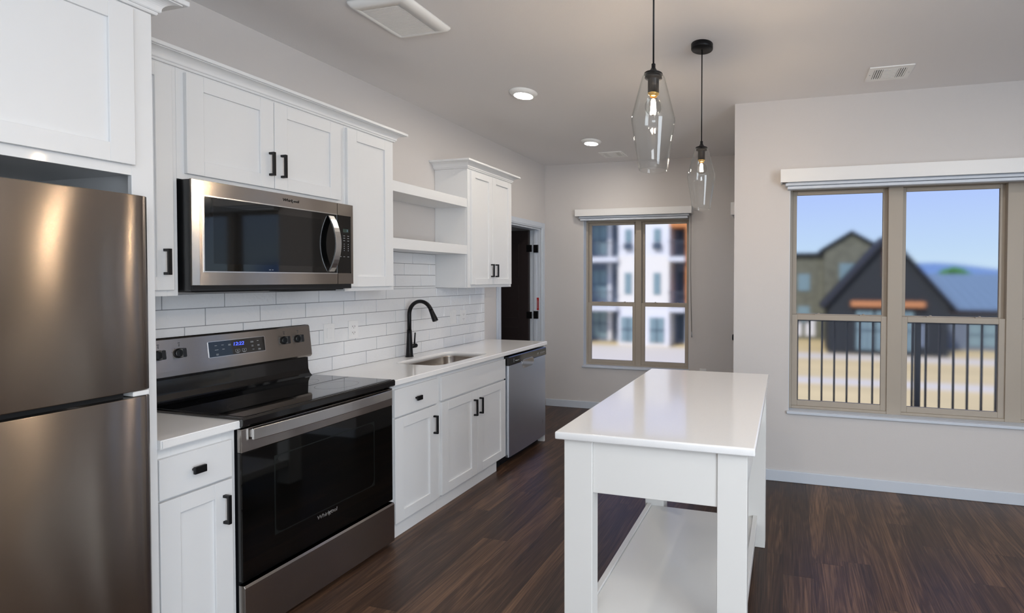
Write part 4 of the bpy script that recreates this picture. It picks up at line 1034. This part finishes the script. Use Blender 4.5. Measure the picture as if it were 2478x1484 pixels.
def tree(x, y, h, r_, label, seed):
    rnd = random.Random(seed)
    t_ = thing('tree', label, 'tree', (x, y, G), 'trees on the skyline')
    bm = bm_new(); tube(bm, [(x, y, G), (x + 0.1, y, G + h * 0.6)], [0.22, 0.12], 8); obj('trunk', bm, 'apt_wood', t_)
    bm = bm_new()
    for i in range(46):
        a, b_, c_ = rnd.gauss(0, 0.42), rnd.gauss(0, 0.42), rnd.uniform(-0.6, 0.55)
        mt = Matrix.Translation((x + a * r_, y + b_ * r_, G + h - r_ * 0.6 + c_ * r_ * 0.9)) @ Matrix.Rotation(rnd.uniform(0, 3), 4, 'Z')
        bmesh.ops.create_icosphere(bm, subdivisions=1, radius=r_ * rnd.uniform(0.16, 0.34), matrix=mt)
    for v in bm.verts: v.co += Vector((rnd.uniform(-1, 1), rnd.uniform(-1, 1), rnd.uniform(-1, 1))) * 0.09
    obj('foliage', bm, 'leaf', t_)
tree(20.6, 56, 5.95, 1.5, 'larger round green tree over the metal roof', 1)
tree(22.6, 58, 5.5, 1.3, 'low green tree between two others over the metal roof', 2)
tree(26.0, 56, 5.7, 1.4, 'green tree over the metal roof nearest the right window frame', 3)

# apartment block seen through the narrow far window
ap = thing('apartment_building', 'white and slate-blue apartment building with balconies outside the narrow far window', 'building', (-8, 34, G))
AY = 30.0
obj('wall', B(-8.8, -5.1, AY, AY + 8, G, 9.0), 'apt_white', ap)
obj('cream_wall', B(-8.805, -5.095, AY - 0.05, AY - 0.002, -0.45, 3.1), 'apt_cream', ap, label='cream stucco band')
obj('recess_wall', Bs([(-20, -8.8, AY + 1.6, AY + 8, G, 9.0), (-5.1, -1.4, AY + 1.6, AY + 8, G, 9.0)]), 'apt_blue', ap)
obj('wood_siding', Bs([(-3.95, -3.2, AY - 0.02, AY + 1.6, -0.45, 9.0), (-5.1, -3.95, AY, AY + 1.55, 5.05, 5.9)]), 'apt_wood', ap)
obj('wall_pier', Bs([(-12.4, -11.7, AY, AY + 1.6, G, 9.0), (-3.9, -3.2, AY, AY + 1.59, G, -0.46)]), 'apt_white', ap)
for a, b in ((-11.7, -8.8), (-5.1, -3.95)):
    for z in (-0.45, 3.0, 6.3):
        s_ = obj('balcony', B(a, b, AY - 0.4, AY + 1.6, z - 0.32, z), 'slab', ap)
        obj('railing', Bs([(a, b, AY - 0.38, AY - 0.34, z + 1.0, z + 1.06)] + [(a + 0.14 * i, a + 0.14 * i + 0.03, AY - 0.37, AY - 0.35, z, z + 1.0) for i in range(1, int((b - a) / 0.14))]), 'rail', s_)
for z in (-2.9, 0.0, 3.3):
    opening(ap, -11.4, -10.3, z, z + 2.1, AY + 1.6, mull=2)
    opening(ap, -9.7, -9.1, z, z + 2.1, AY + 1.6, 'apt_dark', 'balcony_door')
    opening(ap, -4.85, -4.3, z, z + 2.0, AY + 1.6, 'apt_dark', 'balcony_door')
    obj('post', B(-10.1, -9.85, AY + 1.3, AY + 1.58, z - 0.2, z + 2.6), 'apt_white', ap)
for x in (-8.3, -6.2):
    opening(ap, x, x + 0.5, 4.05, 4.95, AY - 0.0)
    obj('air_conditioner', B(x - 0.02, x + 0.52, AY - 0.3, AY - 0.003, 3.55, 3.95), 'apt_dark', ap)
    opening(ap, x, x + 0.5, 0.4, 1.9, AY - 0.05)
    opening(ap, x - 0.3, x + 0.75, -2.95, -1.2, AY, 'ext_glass', 'window', 2)
